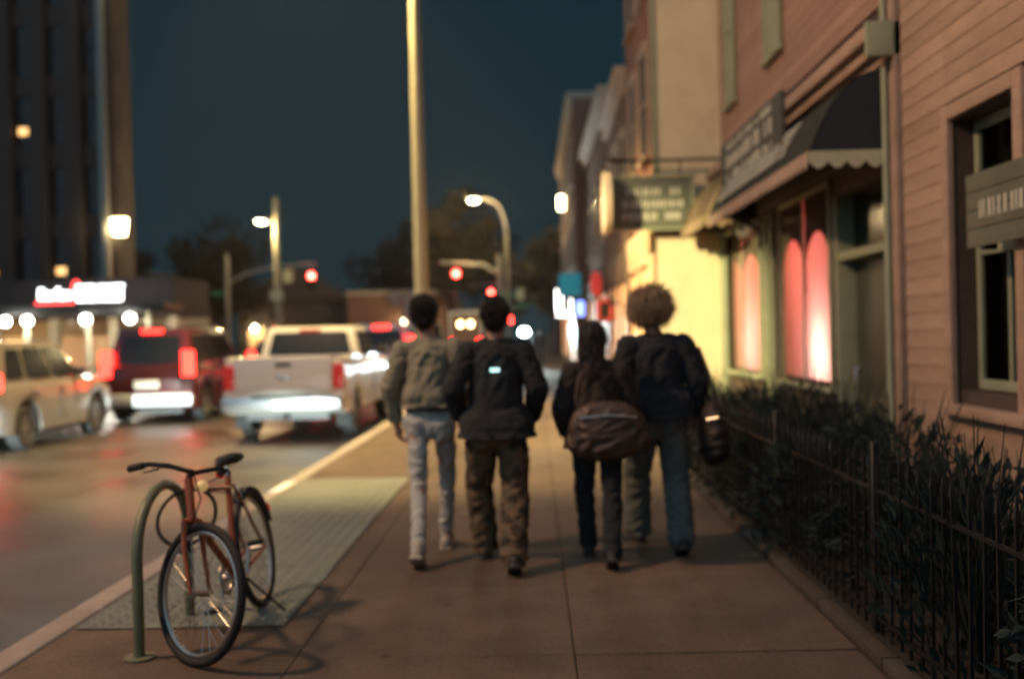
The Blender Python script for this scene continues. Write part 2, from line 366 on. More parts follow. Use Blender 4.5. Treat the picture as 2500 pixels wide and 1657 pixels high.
# steel tread plates in the strip along the kerb
tp = thing('tread_plate_cover', 'grey-green steel tread plate cover set in the pavement beside the parked bicycle', 'metal cover', (-2.52, 5.35, 0))
bm = bmesh.new(); box(bm, 0, 0, .003, 1.14, 1.37, .013); finish(bm, .003, 1); pl = mesh(bm, 'plate', 'tread_steel')
for k in range(4): put('plate', pl, tp, (0, k * 1.385, 0))
bm = bmesh.new()
for i in range(24):
    for k in range(112):
        x = .03 + i * .047 + (.0 if k % 2 else .012); y = .03 + k * .0492; an = R(45 if (i + k) % 2 else -45)
        u = V(math.cos(an), math.sin(an), 0) * .019; w = V(-math.sin(an), math.cos(an), 0) * .006; c = V(x, y, .0135)
        v = [bm.verts.new(c + d) for d in (u, w, -u, -w)]; t = [bm.verts.new(c + d * .6 + V(0, 0, .005)) for d in (u, w, -u, -w)]
        bm.faces.new(t)
        for q in range(4): bm.faces.new((v[q], v[(q + 1) % 4], t[(q + 1) % 4], t[q]))
tr = obj('raised_lozenges', bm, 'tread_steel', tp, smooth=False); tr['kind'] = 'stuff'
# planting bed
bm = bmesh.new(); box(bm, 1.62, .5, -.02, 2.86, 14.9, .05); struct('planting_bed', bm, 'soil')
edg = thing('bed_edging', 'low dark stone edging along the planting bed beside the pavement', 'edging', (1.53, .5, 0))
bm = bmesh.new(); box(bm, 0, 0, 0, .08, .985, .06); finish(bm, .012, 2); es = mesh(bm, 'edging_stone', 'joint')
for k in range(14): put('edging_stone', es, edg, (0, k * 1.0, 0))

# ================================================================== RIGHT-HAND BUILDINGS
FX = 2.9
b1 = thing('clapboard_shop', 'clapboard fronted shop with awning, cornice and red lit windows on the right', 'building', (FX, 0, 0))
def P1(name, m, *bx, bevel=0, label=None, parent=None):
    return B(name, m, parent or b1, *bx, bevel=bevel, label=label)
# structural wall pieces (local x = 0 is the facade plane, + is inwards)
WI = .30
P1('wall', 'wall_dark', (0.02, -3, 0, WI, 5.93, 8.6), (0.02, 5.93, 0, WI, 6.85, 1.09), (0.02, 5.93, 2.92, WI, 6.85, 8.6), (0.02, 6.85, 0, WI, 8.15, 8.6),
   (.02, 8.15, 2.78, WI, 9.58, 8.6), (.02, 9.58, 0, WI, 9.74, 8.6), (.02, 9.74, 0, WI, 11.6, 1.0), (.02, 9.74, 2.95, WI, 11.6, 8.6),
   (.02, 11.6, 0, WI, 12.72, 8.6), (.02, 12.72, 0, WI, 14.86, 1.0), (.02, 12.72, 2.95, WI, 14.86, 8.6), (.02, 14.86, 0, WI, 15.04, 8.6))
P1('roof', 'dark_metal', (.05, -3, 8.6, 7, 15.04, 8.8)); P1('back_wall', 'wall_dark', (6.8, -3, 0, 7, 15.04, 8.59), (.31, -3, 0, 6.79, -2.8, 8.59))
def board_mesh(y0, y1):
    bm = bmesh.new()
    pr = [(0.019, 0), (-.008, .003), (-.002, .134), (.019, .134)]
    prism(bm, [(x, z) for x, z in pr], y0, y1, 'y'); finish(bm)
    return mesh(bm, 'board', None, smooth=False)
def boards(z0, z1, y0, y1, m):
    me = board_mesh(y0, y1); me.materials.append(M[m]); z = z0
    while z < z1 - .05:
        put('board', me, b1, (0, 0, z)); z += .13
boards(.2, 4.15, -2.9, 5.80, 'siding'); boards(.2, .98, 5.80, 6.98, 'siding'); boards(3.06, 4.15, 5.80, 6.98, 'siding'); boards(.2, 4.15, 6.98, 7.76, 'siding')
boards(4.15, 8.5, -2.9, 15.0, 'siding_upper')
# pilaster, downpipe
P1('corner_board', 'siding', (-.045, 7.80, 0, .02, 7.93, 4.1), (-.03, 8.02, 0, .02, 8.14, 3.6), bevel=.008)
bm = bmesh.new(); tube(bm, [(-.06, 7.97, .1), (-.06, 7.97, 8.3)], .028, 12)
for z in (.8, 2.4, 4.6, 6.4): cyl(bm, (-.06, 7.97, z), (-.06, 7.97, z + .05), .036, 12)
obj('downpipe', bm, 'trim_green', b1)
# window on the right
w = P1('window', 'siding', (-.05, 6.85, 1.0, .0, 6.96, 3.03), (-.05, 5.82, 1.0, 0, 5.93, 3.03), (-.05, 5.931, 2.93, 0, 6.849, 3.03), (-.09, 5.78, .93, .03, 7.0, 1.0), bevel=.008)
B('sash', 'trim_green', w, (.13, 5.94, 1.10, .17, 6.00, 2.91), (.13, 6.78, 1.10, .17, 6.84, 2.91), (.13, 6.00, 1.10, .17, 6.78, 1.17), (.13, 6.0, 2.84, .17, 6.78, 2.91), (.12, 6.0, 2.0, .16, 6.78, 2.06), (.135, 6.37, 1.17, .165, 6.41, 2.0), bevel=.005)
B('pane', 'glass', w, (.145, 6.0, 1.17, .149, 6.37, 2.0)); B('pane', 'glass', w, (.145, 6.41, 1.17, .149, 6.78, 2.0)); B('pane', 'glass', w, (.145, 6.0, 2.06, .149, 6.78, 2.84))
B('blind', 'canvas_navy', w, (.28, 5.9, 1.05, .285, 6.9, 2.95))
# storefront door
d = P1('door', 'door_paint', (.18, 8.24, .05, .23, 9.5, 2.15), bevel=.006)
B('panel', 'door_paint', d, (.165, 8.36, .2, .18, 9.38, .9), (.165, 8.36, 1.0, .18, 9.38, 2.05), bevel=.01)
bm = bmesh.new(); tube(bm, [(.16, 9.36, .95), (.11, 9.36, .97), (.11, 9.36, 1.15), (.16, 9.36, 1.17)], .012, 8); obj('handle', bm, 'chrome', d)
P1('door_frame', 'trim_green', (.0, 8.15, 0, .25, 8.235, 2.78), (.0, 9.505, 0, .25, 9.58, 2.78), (.01, 8.236, 2.16, .24, 9.504, 2.24), bevel=.006)
P1('transom_pane', 'window_dark', (.17, 8.236, 2.245, .18, 9.504, 2.775))
def arch_poly(y0, y1, zb, zt, zs):
    """opening top as a pointed round arch"""
    n = 10; c = (y0 + y1) / 2; h = (y1 - y0) / 2
    return [(c + h * math.cos(math.pi * k / n), zs + (zt - zs) * math.sin(math.pi * k / n)) for k in range(n + 1)]
def shop_window(y0, y1, lampy):
    mid = (y0 + y1) / 2
    f = P1('shop_window', 'trim_green', (-.012, y0 - .07, .95, .022, y0, 2.97), (-.012, y1, .95, .022, y1 + .07, 2.97), (-.012, y0, 2.90, .022, y1, 2.97), (-.05, y0 - .1, .90, .05, y1 + .1, .95), (-.010, mid - .022, .951, .012, mid + .022, 2.899), bevel=.006)
    for a, b in ((y0, mid - .035), (mid + .035, y1)):
        panel(f, 'pane', 'shop_glass', [(0, a, .951), (0, b, .951), (0, b, 2.899), (0, a, 2.899)], off=-.004, rnd=0)
        bm = bmesh.new(); ap = arch_poly(a + .03, b - .03, 1, 2.52, 2.15)
        poly = [(b, 2.9), (a, 2.9), (a, 1.9), (ap[-1][0], 1.9)] + list(reversed(ap)) + [(ap[0][0], 1.9), (b, 1.9)]
        prism(bm, poly, .014, .018, 'x'); obj('valance', bm, 'valance_dark', f)
        bm = bmesh.new(); n = 40; g = []
        for k in range(n + 1):
            y = a - .02 + (b - a + .04) * k / n; x = .035 + .006 * math.sin(k * 1.9) + .004 * math.sin(k * .8)
            g.append((bm.verts.new((x, y, .95)), bm.verts.new((x, y, 2.9))))
        for k in range(n): bm.faces.new((g[k][0], g[k + 1][0], g[k + 1][1], g[k][1]))
        obj('curtain', bm, 'curtain', f)
    P1('room_wall', 'room_red', (.31, y0 - .25, .6, 1.6, y0 - .15, 3.1), (.31, y1 + .13, .6, 1.6, y1 + .23, 3.1), (1.6, y0 - .25, .6, 1.65, y1 + .23, 3.1), (.31, y0 - .149, .6, 1.6, y1 + .129, .9), (.31, y0 - .149, 3.05, 1.6, y1 + .129, 3.1))
shop_window(9.74, 11.6, 10.2); shop_window(12.72, 14.86, 13.5)
for nm, loc, e in (('shop_room_lamp_near', (FX + .45, 10.3, 1.30), 34), ('shop_room_lamp_far', (FX + .6, 13.6, 1.35), 34)):
    light(nm, 'POINT', loc, e, (1, .86, .74), size=.1)
light('shop_ceiling_lamp_near', 'POINT', (FX + .7, 10.9, 2.3), 26, (1, .30, .22), size=.15)
light('shop_ceiling_lamp_far', 'POINT', (FX + .7, 13.9, 2.3), 36, (1, .30, .22), size=.15)
# pier ornament, upper windows, cornice
for y in (12.0, 12.32):
    P1('pier_moulding', 'trim_green', (-.03, y - .06, .1, .02, y + .06, 2.9), bevel=.01)
P1('pilaster', 'trim_green', (-.06, 14.90, 0, .02, 15.03, 3.5), bevel=.01)
for y0, y1 in ((11.25, 12.0), (13.75, 14.4)):
    u = P1('upper_window', 'trim_green', (-.06, y0, 4.72, -.02, y0 + .1, 6.9), (-.06, y1 - .1, 4.72, -.02, y1, 6.9), (-.06, y0 + .1, 6.78, -.02, y1 - .1, 6.9), (-.09, y0 - .05, 4.66, -.02, y1 + .05, 4.72), (-.055, y0 + .1, 5.7, -.02, y1 - .1, 5.76), bevel=.006)
    B('window_shade', 'trim_green', u, (-.035, y0 + .1, 4.72, -.025, y1 - .1, 5.7), (-.035, y0 + .1, 5.76, -.025, y1 - .1, 6.78)); 
c = P1('cornice', 'siding', (-.24, 7.86, 3.78, .02, 15.03, 3.90), (-.17, 7.9, 3.68, .02, 15.03, 3.779), (-.10, 7.92, 3.60, .02, 15.03, 3.679), bevel=.012)
B('end_bracket', 'trim_green', c, (-.25, 7.80, 3.64, .02, 7.858, 3.91), bevel=.01)
P1('sign_band', 'wall_dark', (-.04, 8.15, 3.0, .02, 15.0, 3.55), bevel=.01)
def awning(name, label, y0, y1, xf, zt, zb, m, cheek, val, vdep=.13, letters=0, endval=None):
    t = thing(name, label, 'awning', (FX, 0, 0)); n = 12
    prof = [(-.05 - (xf - .05) * (k / n), zt - (zt - zb) * ((k / n) ** 2.4)) for k in range(n + 1)]
    bm = bmesh.new(); a = [[bm.verts.new((x, y, z)) for x, z in prof] for y in [y0 + (y1 - y0) * q / 12 for q in range(13)]]
    for q in range(12):
        for k in range(n): bm.faces.new((a[q][k], a[q + 1][k], a[q + 1][k + 1], a[q][k + 1]))
    bmesh.ops.solidify(bm, geom=bm.faces[:], thickness=.012); obj('cover', bm, m, t)
    for ye in (y0 + .004, y1 - .016):
        bm = bmesh.new(); prism(bm, [(x * .985, z - .008) for x, z in prof] + [(-.05, zb)], ye, ye + .012, 'y'); obj('cheek', bm, cheek, t)
    def scallop(L):
        k = max(3, int(L / .15)); pts = []
        for i in range(k):
            for s in range(6): u = (i + s / 6) / k; pts.append((u * L, -vdep * .6 - vdep * .4 * math.sin(math.pi * s / 6)))
        return [(0, 0)] + pts + [(L, -vdep * .6), (L, 0)]
    bm = bmesh.new(); prism(bm, [(y0 + u, zb + v - .003) for u, v in scallop(y1 - y0)], -xf - .012, -xf - .002, 'x'); obj('front_valance', bm, val, t)
    bm = bmesh.new(); prism(bm, [(-xf + u, zb + v - .003) for u, v in scallop(xf - .06)], y0 - .004, y0 + .006, 'y'); obj('end_valance', bm, endval or val, t)
    bm = bmesh.new(); tube(bm, [(-.02, y0 + .03, zb - .02), (-xf + .02, y0 + .03, zb - .02), (-xf + .02, y1 - .03, zb - .02), (-.02, y1 - .03, zb - .02)], .014, 8); obj('frame', bm, 'dark_metal', t)
    if letters:
        bm = bmesh.new(); rr = random.Random(4)
        for ln in range(letters):
            u = .66 + ln * .30 / letters; k = int(u * n); fr = u * n - k
            x = prof[k][0] * (1 - fr) + prof[k + 1][0] * fr; z = prof[k][1] * (1 - fr) + prof[k + 1][1] * fr
            dx = prof[k + 1][0] - prof[k][0]; dz = prof[k + 1][1] - prof[k][1]; l = math.hypot(dx, dz); dx, dz = dx / l, dz / l; h = .040
            y = y0 + (y1 - y0) * .22
            while y < y0 + (y1 - y0) * .9:
                wd = rr.uniform(.02, .045)
                if rr.random() < .86:
                    nx, nz = dz * .018, -dx * .018
                    vs = [bm.verts.new((x + dx * a + nx * s, yy, z + dz * a + nz * s)) for s in (.3, 1.0) for a, yy in ((-h, y), (h, y), (h, y + wd), (-h, y + wd))]
                    for f in ((0, 1, 2, 3), (4, 5, 6, 7), (0, 1, 5, 4), (1, 2, 6, 5), (2, 3, 7, 6), (3, 0, 4, 7)): bm.faces.new([vs[i] for i in f])
                y += wd + rr.uniform(.02, .05)
        o = obj('lettering', bm, 'lettering', t); o['kind'] = 'stuff'
    return t
awning('dark_awning', 'dark canvas awning with pale lettering and scalloped edge over the curtained shop windows', 8.0, 12.55, .66, 3.58, 2.95, 'canvas_dark', 'canvas_navy', 'siding', .14, 4, 'canvas_pale')
awning('tan_awning', 'tan canvas awning between the dark lettered awning and the cream wall', 12.85, 14.75, .66, 3.72, 3.02, 'canvas_tan', 'canvas_tan', 'canvas_tan', .16)
fs = thing('fascia_sign', 'dark fascia sign with pale lettering standing above the dark awning', 'sign', (2.40, 9.5, 3.24))
B('board', 'canvas_dark', fs, (0, 0, 0, .05, 3.0, .56), bevel=.012); B('stay', 'dark_metal', fs, (.051, .3, .26, .5, .33, .29), (.051, 2.6, .26, .5, 2.63, .29))
bm = bmesh.new(); rr = random.Random(21)
for z, h_ in ((.07, .10), (.23, .16), (.44, .08)):
    y = .35
    while y < 2.6:
        wd = rr.uniform(.03, .07)
        if rr.random() < .85: box(bm, -.007, y, z, -.002, y + wd, z + h_ * rr.choice((1, 1, .75)))
        y += wd + rr.uniform(.02, .05)
o = obj('lettering', bm, 'lettering', fs); o['kind'] = 'stuff'
# brackets / little things hanging below the awning
ha = thing('hanging_planter', 'small pale hanging planter below the front edge of the dark awning', 'planter', (2.42, 11.2, 2.62))
bm = bmesh.new(); blob(bm, V(0, 0, 0), .11, .11, .09); obj('pot', bm, 'canvas_pale', ha)
bm = bmesh.new()
for k in range(3): cyl(bm, (.09 * math.cos(k * 2.1), .09 * math.sin(k * 2.1), 0), (0, 0, .30), .004, 6)
obj('chain', bm, 'dark_metal', ha)
bm = bmesh.new(); rr = random.Random(3)
for k in range(60):
    c = V(rr.uniform(-.14, .14), rr.uniform(-.14, .14), rr.uniform(.0, .16)); u = V(rr.uniform(-1, 1), rr.uniform(-1, 1), rr.uniform(-.6, 1)).normalized() * .05; w_ = u.orthogonal().normalized() * .02
    bm.faces.new([bm.verts.new(c + d) for d in (u, w_, -u, -w_)])
obj('foliage', bm, 'leaf_dark', ha, smooth=False)
# red lit sign in the right window and board sign above it
rs_ = thing('red_light_sign', 'small red lit sign behind the glass of the window at the far right', 'light sign', (FX + .2, 6.05, 1.62))
bm = bmesh.new(); box(bm, 0, -.035, -.09, .03, .035, .09); obj('casing', bm, 'black_plastic', rs_)
bm = bmesh.new(); tube(bm, [(-.008, .015, .075), (-.008, -.015, .03), (-.008, .015, -.02), (-.008, -.012, -.075)], .008, 8); obj('tube', bm, 'neon_red', rs_)
sb = thing('wall_sign_board', 'weathered grey-brown board sign fixed across the window at the far right', 'sign', (FX, 0, 0))
for k in range(4): B('plank', 'sign_board', sb, (-.13, 4.2, 2.02 + k * .115, -.10, 6.38, 2.13 + k * .115), bevel=.004)
B('batten', 'dark_metal', sb, (-.10, 6.2, 2.0, -.02, 6.26, 2.5), (-.10, 4.6, 2.0, -.02, 4.66, 2.5))
bm = bmesh.new(); rr = random.Random(9); y = 5.2
while y < 6.2:
    wd = rr.uniform(.02, .05); box(bm, -.134, y, 2.19, -.131, y + wd, 2.30); y += wd + rr.uniform(.015, .05)
o = obj('lettering', bm, 'lettering', sb); o['kind'] = 'stuff'

# ---- b2: brick building that stands forward, its cream side wall facing the camera
b2 = thing('brick_building_cream_side', 'tall brick building with cream side wall standing forward of the clapboard shop', 'building', (1.92, 15.06, 0))
def fwall(parent, L, H, D, m, name='wall', x0=0):
    return B(name, m, parent, (x0, 0, 0, D, L, H), bevel=.02)
fwall(b2, 4.2, 9.6, 9, 'brick_red')
B('side_wall', 'stucco_cream', b2, (-.012, -.02, 0, 8, -.003, 9.5))
B('side_pilaster', 'trim_green', b2, (-.05, -.06, 3.0, .02, -.021, 9.5), bevel=.006)
B('ledge', 'wall_dark', b2, (-.06, -.10, 2.99, 1.0, -.021, 3.06), bevel=.008)
B('parapet', 'trim_cream', b2, (-.15, -.05, 9.6, 9, 4.2, 9.85), bevel=.02)
def bwin(parent, y0, y1, z0, z1, m='window_dark', frame='trim_cream', xo=0, rails=1):
    f = B('window', frame, parent, (xo - .05, y0 - .08, z0 - .08, xo - .005, y0, z1 + .1), (xo - .05, y1, z0 - .08, xo - .005, y1 + .08, z1 + .1), (xo - .06, y0, z1, xo - .005, y1, z1 + .1), (xo - .1, y0 - .1, z0 - .14, xo - .005, y1 + .1, z0 - .081), bevel=.006)
    zm = (z0 + z1) / 2
    B('pane', m, f, (xo - .02, y0, z0, xo - .008, y1, zm - .02)); B('pane', m, f, (xo - .025, y0, zm + .02, xo - .008, y1, z1))
    B('meeting_rail', frame, f, (xo - .035, y0, zm - .019, xo - .008, y1, zm + .019))
for y in (.7, 2.5):
    bwin(b2, y, y + .95, 4.4, 6.0); bwin(b2, y, y + .95, 7.0, 8.6)
B('shop_front', 'shopfront_warm', b2, (-.10, .15, .0, -.021, 4.1, .6), (-.10, .15, 2.6, -.021, 4.1, 3.2), (-.10, .15, .601, -.021, .4, 2.599), (-.10, 3.85, .601, -.021, 4.1, 2.599), (-.10, 2.0, .601, -.021, 2.2, 2.599), bevel=.01)
B('shop_pane', 'window_warm', b2, (-.035, .41, .62, -.025, 1.99, 2.58)); B('shop_pane', 'window_warm', b2, (-.035, 2.21, .62, -.025, 3.84, 2.58))
# ---- further buildings on the right
def row_building(name, label, y0, L, H, D, m, floors, bays, xf, warm=(), trim='trim_cream', shopm='window_warm'):
    b = thing(name, label, 'building', (xf, y0, 0)); fwall(b, L - .02, H, D, m)
    B('cornice', trim, b, (-.22, 0, H - .02, D, L - .02, H + .22), (-.12, 0.01, H - .3, .01, L - .03, H - .021), bevel=.02)
    bw = L / bays
    for f in range(1, floors):
        for k in range(bays):
            y = bw * (k + .5); z = 3.6 + (f - 1) * ((H - 3.8) / max(1, floors - 1))
            bwin(b, y - .45, y + .45, z + .35, z + 1.85, 'window_orange' if (f, k) in warm else 'window_dark', trim)
    B('shop_front', 'wall_dark', b, (-.08, .1, 0, -.001, L - .12, .5), (-.08, .1, 2.55, -.001, L - .12, 3.15), *[(-.08, .1 + k * (L - .42) / 3, .501, -.001, .3 + k * (L - .42) / 3, 2.549) for k in range(4)], bevel=.01)
    for k in range(3): B('shop_pane', shopm, b, (-.03, .3 + k * (L - .42) / 3, .52, -.02, .1 + (k + 1) * (L - .42) / 3, 2.53))
    return b
row_building('low_brick_shop', 'low brown brick shop just beyond the tall brick building', 19.28, 4.9, 6.45, 9, 'brick_brown', 2, 3, 1.92)
row_building('plain_row_building', 'dark plain fronted row building with red lantern hung at its shopfront', 24.2, 9.6, 7.3, 9, 'brick_brown', 2, 4, 1.92)
row_building('corner_brick_building', 'three storey dark brick corner building with one bright upper lamp', 33.9, 16.2, 9.5, 9, 'brick_red', 3, 6, 1.55)

# ---- projecting signs
bs = thing('hanging_board_sign', 'green-grey hanging board sign with pale lettering in front of the cream wall', 'sign', (1.24, 14.75, 3.06))
B('board', 'sign_board', bs, (0, 0, 0, 1.16, .06, .74), bevel=.01)
B('board_frame', 'trim_green', bs, (-.03, -.012, -.03, 1.19, .07, -.001), (-.03, -.012, .741, 1.19, .07, .77), (-.03, -.012, 0, -.001, .07, .74), (1.161, -.012, 0, 1.19, .07, .74), bevel=.006)
bm = bmesh.new(); rr = random.Random(12)
for z in (.12, .30, .48):
    x = .14
    while x < 1.0:
        wd = rr.uniform(.025, .06)
        if rr.random() < .85: box(bm, x, -.008, z, x + wd, -.002, z + .11)
        x += wd + rr.uniform(.012, .04)
o = obj('lettering', bm, 'lettering', bs); o['kind'] = 'stuff'
bm = bmesh.new(); cyl(bm, (.1, .03, .77), (.1, .03, 1.0), .012, 8); cyl(bm, (1.0, .03, .77), (1.0, .03, 1.0), .012, 8); cyl(bm, (-.05, .03, 1.0), (1.66, .03, 1.0), .022, 10); obj('bracket', bm, 'dark_metal', bs)
ds = thing('round_pink_sign', 'round pale pink sign seen edge-on at the street end of the hanging board sign', 'sign', (1.13, 14.6, 3.42))
bm = bmesh.new(); disc_ring(bm, (0, 0, 0), .40, .45, -.05, .05, 36); obj('rim', bm, 'trim_cream', ds)
bm = bmesh.new(); cyl(bm, (-.04, 0, 0), (.04, 0, 0), .40, 36); obj('face', bm, 'pink_sign', ds)
bm = bmesh.new(); cyl(bm, (0, 0, .45), (0, 0, .66), .012, 8); cyl(bm, (0, 0, .66), (.8, .46, .66), .015, 8); obj('bracket', bm, 'dark_metal', ds)
ul = thing('wall_lantern', 'bright yellow wall lantern high on the corner brick building', 'lamp', (1.45, 41, 6.6))
bm = bmesh.new(); prism(bm, [(-.09, 0), (.09, 0), (.14, .55), (-.14, .55)], -.26, -.02, 'x'); obj('lantern_glass', bm, 'lantern_glow', ul)
B('lantern_cap', 'dark_metal', ul, (-.30, -.17, .56, .02, .17, .64), (.02, -.03, .1, .12, .03, .2), bevel=.02)
# neon shop signs down the pavement
def neon(name, label, loc, paths, m, bw, bh, back='black_plastic'):
    t = thing(name, label, 'shop sign', loc); B('backing', back, t, (-bw / 2, 0, 0, bw / 2, .05, bh), bevel=.01)
    for p in paths:
        bm = bmesh.new(); tube(bm, [(x, -.035, z) for x, z in p], .022, 8); obj('neon_tube', bm, m, t)
    bm = bmesh.new(); cyl(bm, (bw / 2, .025, bh * .8), (bw / 2 + .8, .025, bh * .8), .02, 8); obj('bracket', bm, 'dark_metal', t)
neon('white_neon_sign', 'bright white neon shop sign hung out over the far pavement', (.98, 30.0, 2.05), [[(-.22, .1), (-.22, .8)], [(-.08, .1), (-.08, .62), (.08, .62)], [(.0, .1), (.2, .1), (.2, .5)], [(-.25, .02), (.24, .02)]], 'neon_white', .6, .95)
neon('blue_neon_sign', 'small blue neon shop sign right of the white neon sign', (1.48, 30.6, 2.0), [[(-.09, .05), (-.09, .5)], [(.0, .05), (.0, .5)], [(.09, .05), (.09, .5)]], 'neon_blue', .34, .6)
ts = thing('teal_blade_sign', 'teal blade sign above the white neon sign', 'shop sign', (1.12, 29.2, 2.62)); B('panel', 'teal_sign', ts, (-.3, 0, 0, .34, .06, .66), bevel=.03); B('bracket', 'dark_metal', ts, (.341, .02, .4, .78, .04, .44))
rl = thing('red_lantern', 'red paper lantern hung from the shopfront of the dark plain row building', 'lantern', (1.63, 25, 2.75))
bm = bmesh.new()
n = 16; rs = [[V(r * math.cos(k * math.tau / n), r * math.sin(k * math.tau / n), z) for k in range(n)] for r, z in ((.05, -.3), (.11, -.24), (.14, -.1), (.15, 0), (.14, .1), (.11, .24), (.05, .3))]
ring_tube(bm, rs); obj('paper_shade', bm, 'lantern_red', rl)
bm = bmesh.new(); cyl(bm, (0, 0, .3), (0, 0, .42), .01, 6); cyl(bm, (0, 0, .42), (.3, 0, .42), .012, 6); cyl(bm, (0, 0, -.45), (0, 0, -.3), .015, 6); obj('hanger', bm, 'dark_metal', rl)
neon('red_neon_sign', 'red neon shop sign low on the shopfront past the cream wall', (1.55, 21.2, 1.75), [[(-.13, .05), (-.13, .45), (.1, .45)], [(-.02, .05), (.14, .05), (.14, .35)]], 'lantern_red', .36, .5)

# iron fence along the bed
fn = thing('iron_fence', 'low black iron picket fence between the pavement and the planting bed', 'fence', (1.66, 1.0, 0))
bm = bmesh.new(); box(bm, -.007, -.007, .04, .007, .007, .86); vs = [bm.verts.new(p) for p in ((-.011, -.011, .86), (.011, -.011, .86), (.011, .011, .86), (-.011, .011, .86), (0, 0, .95))]
for f in ((0, 1, 4), (1, 2, 4), (2, 3, 4), (3, 0, 4), (3, 2, 1, 0)): bm.faces.new([vs[k] for k in f])
finish(bm); pk = mesh(bm, 'picket', 'dark_metal', smooth=False)
for k in range(112): put('picket', pk, fn, (random.uniform(-.004, .004), .06 + k * .122, 0), (random.uniform(-.012, .012), random.uniform(-.012, .012), 0))
bm = bmesh.new(); box(bm, -.02, -.02, 0, .02, .02, .98); finish(bm, .004, 1); ps = mesh(bm, 'post', 'dark_metal')
for k in range(8): put('post', ps, fn, (0, k * 1.952, 0))
for z in (.12, .74): B('rail', 'dark_metal', fn, (-.013, 0, z, .013, 13.7, z + .012))
# shrubs in the bed
def shrub_mesh(seed, h, r, nleaf, spiky):
    rr = random.Random(seed); bm = bmesh.new()
    for k in range(44):
        a = rr.uniform(0, 6.28); q = r * rr.uniform(.3, .95); tube(bm, [(0, 0, 0), (q * .4 * math.cos(a), q * .4 * math.sin(a), h * .4), (q * math.cos(a), q * math.sin(a), h * rr.uniform(.7, 1.12))], [.009, .006, .002], 4)
    for k in range(nleaf):
        a = rr.uniform(0, 6.28); q = math.sqrt(rr.random()); z = rr.random() ** .8; rad = r * q * (.75 + .35 * math.sin(z * 3.0))
        c = V(rad * math.cos(a), rad * math.sin(a), z * h * (1 - .25 * q) + .02)
        d = V(math.cos(a) * rr.uniform(.2, 1), math.sin(a) * rr.uniform(.2, 1), rr.uniform(-.4, 1.0) + spiky).normalized() * rr.uniform(.018, .05) * (1 + spiky * .6)
        w_ = d.cross(V(rr.uniform(-1, 1), rr.uniform(-1, 1), rr.uniform(-1, 1))).normalized() * rr.uniform(.007, .018); n_ = d.cross(w_).normalized() * .006
        bm.faces.new([bm.verts.new(p) for p in (c - d, c + w_ + n_, c + d, c - w_ + n_)])
    for k in range(int(16 * spiky)):
        a = rr.uniform(0, 6.28); b = V(r * .5 * math.cos(a), r * .5 * math.sin(a), h * .5); e = b + V(.25 * math.cos(a) * r, .25 * math.sin(a) * r, h * rr.uniform(.25, .52)); w_ = V(-math.sin(a), math.cos(a), 0) * .012
        m_ = (b + e) / 2 + V(0, 0, .05); bm.faces.new([bm.verts.new(p) for p in (b - w_, b + w_, m_ + w_, m_ - w_)]); bm.faces.new([bm.verts.new(p) for p in (m_ - w_, m_ + w_, e)])
    finish(bm); return mesh(bm, 'foliage', 'leaf_dark', smooth=False)
SH = [shrub_mesh(1, .95, .48, 950, .3), shrub_mesh(2, .82, .5, 1000, 0), shrub_mesh(3, 1.05, .42, 750, .8), shrub_mesh(4, .78, .46, 750, .2)]
sh_lab = ['nearest dark shrub in the bed at the lower right', 'dark rounded shrub second from the lower right corner', 'spiky shrub against the edging in the near part of the bed', 'low dark shrub below the window at the far right',
          'dark shrub below the left end of the far right window', 'leafy shrub against the clapboards between window and downpipe', 'spiky shrub at the foot of the downpipe', 'dark shrub on the pavement side opposite the shop door',
          'dark shrub directly in front of the shop door', 'spiky shrub at the right edge of the nearer curtained window', 'dark shrub in the middle below the nearer curtained window', 'dark shrub by the pier between the curtained windows',
          'spiky shrub below the farther curtained window', 'shrub at the far end of the bed by the cream wall', 'low shrub at the pavement edge right of the tall walker', 'low shrub at the pavement edge below the curtained windows']
spots = [(2.1, 2.9, 1, 1.15), (2.35, 3.7, 0, 1.0), (2.0, 4.3, 2, 1.0), (2.5, 4.9, 3, 1.1), (2.2, 5.6, 1, 1.05), (2.45, 6.5, 0, 1.0), (2.35, 7.4, 2, 1.0), (2.0, 7.9, 1, 1.0), (2.4, 8.7, 0, 1.1), (2.3, 9.7, 2, 1.05), (2.35, 10.6, 0, 1.0), (2.4, 11.8, 1, 1.0), (2.3, 13.0, 2, 1.0), (2.35, 14.2, 0, 1.0), (2.0, 6.5, 3, 1.1), (1.98, 9.0, 3, 1.15)]
for (x, y, k, s), lb in zip(spots, sh_lab):
    o = put('shrub', SH[k], None, (x - .12, y, .045), (0, 0, random.uniform(0, 6)), (s, s, s * random.uniform(.92, 1.08))); tag(o, lb, 'shrub', 'shrubs in the bed along the shop')

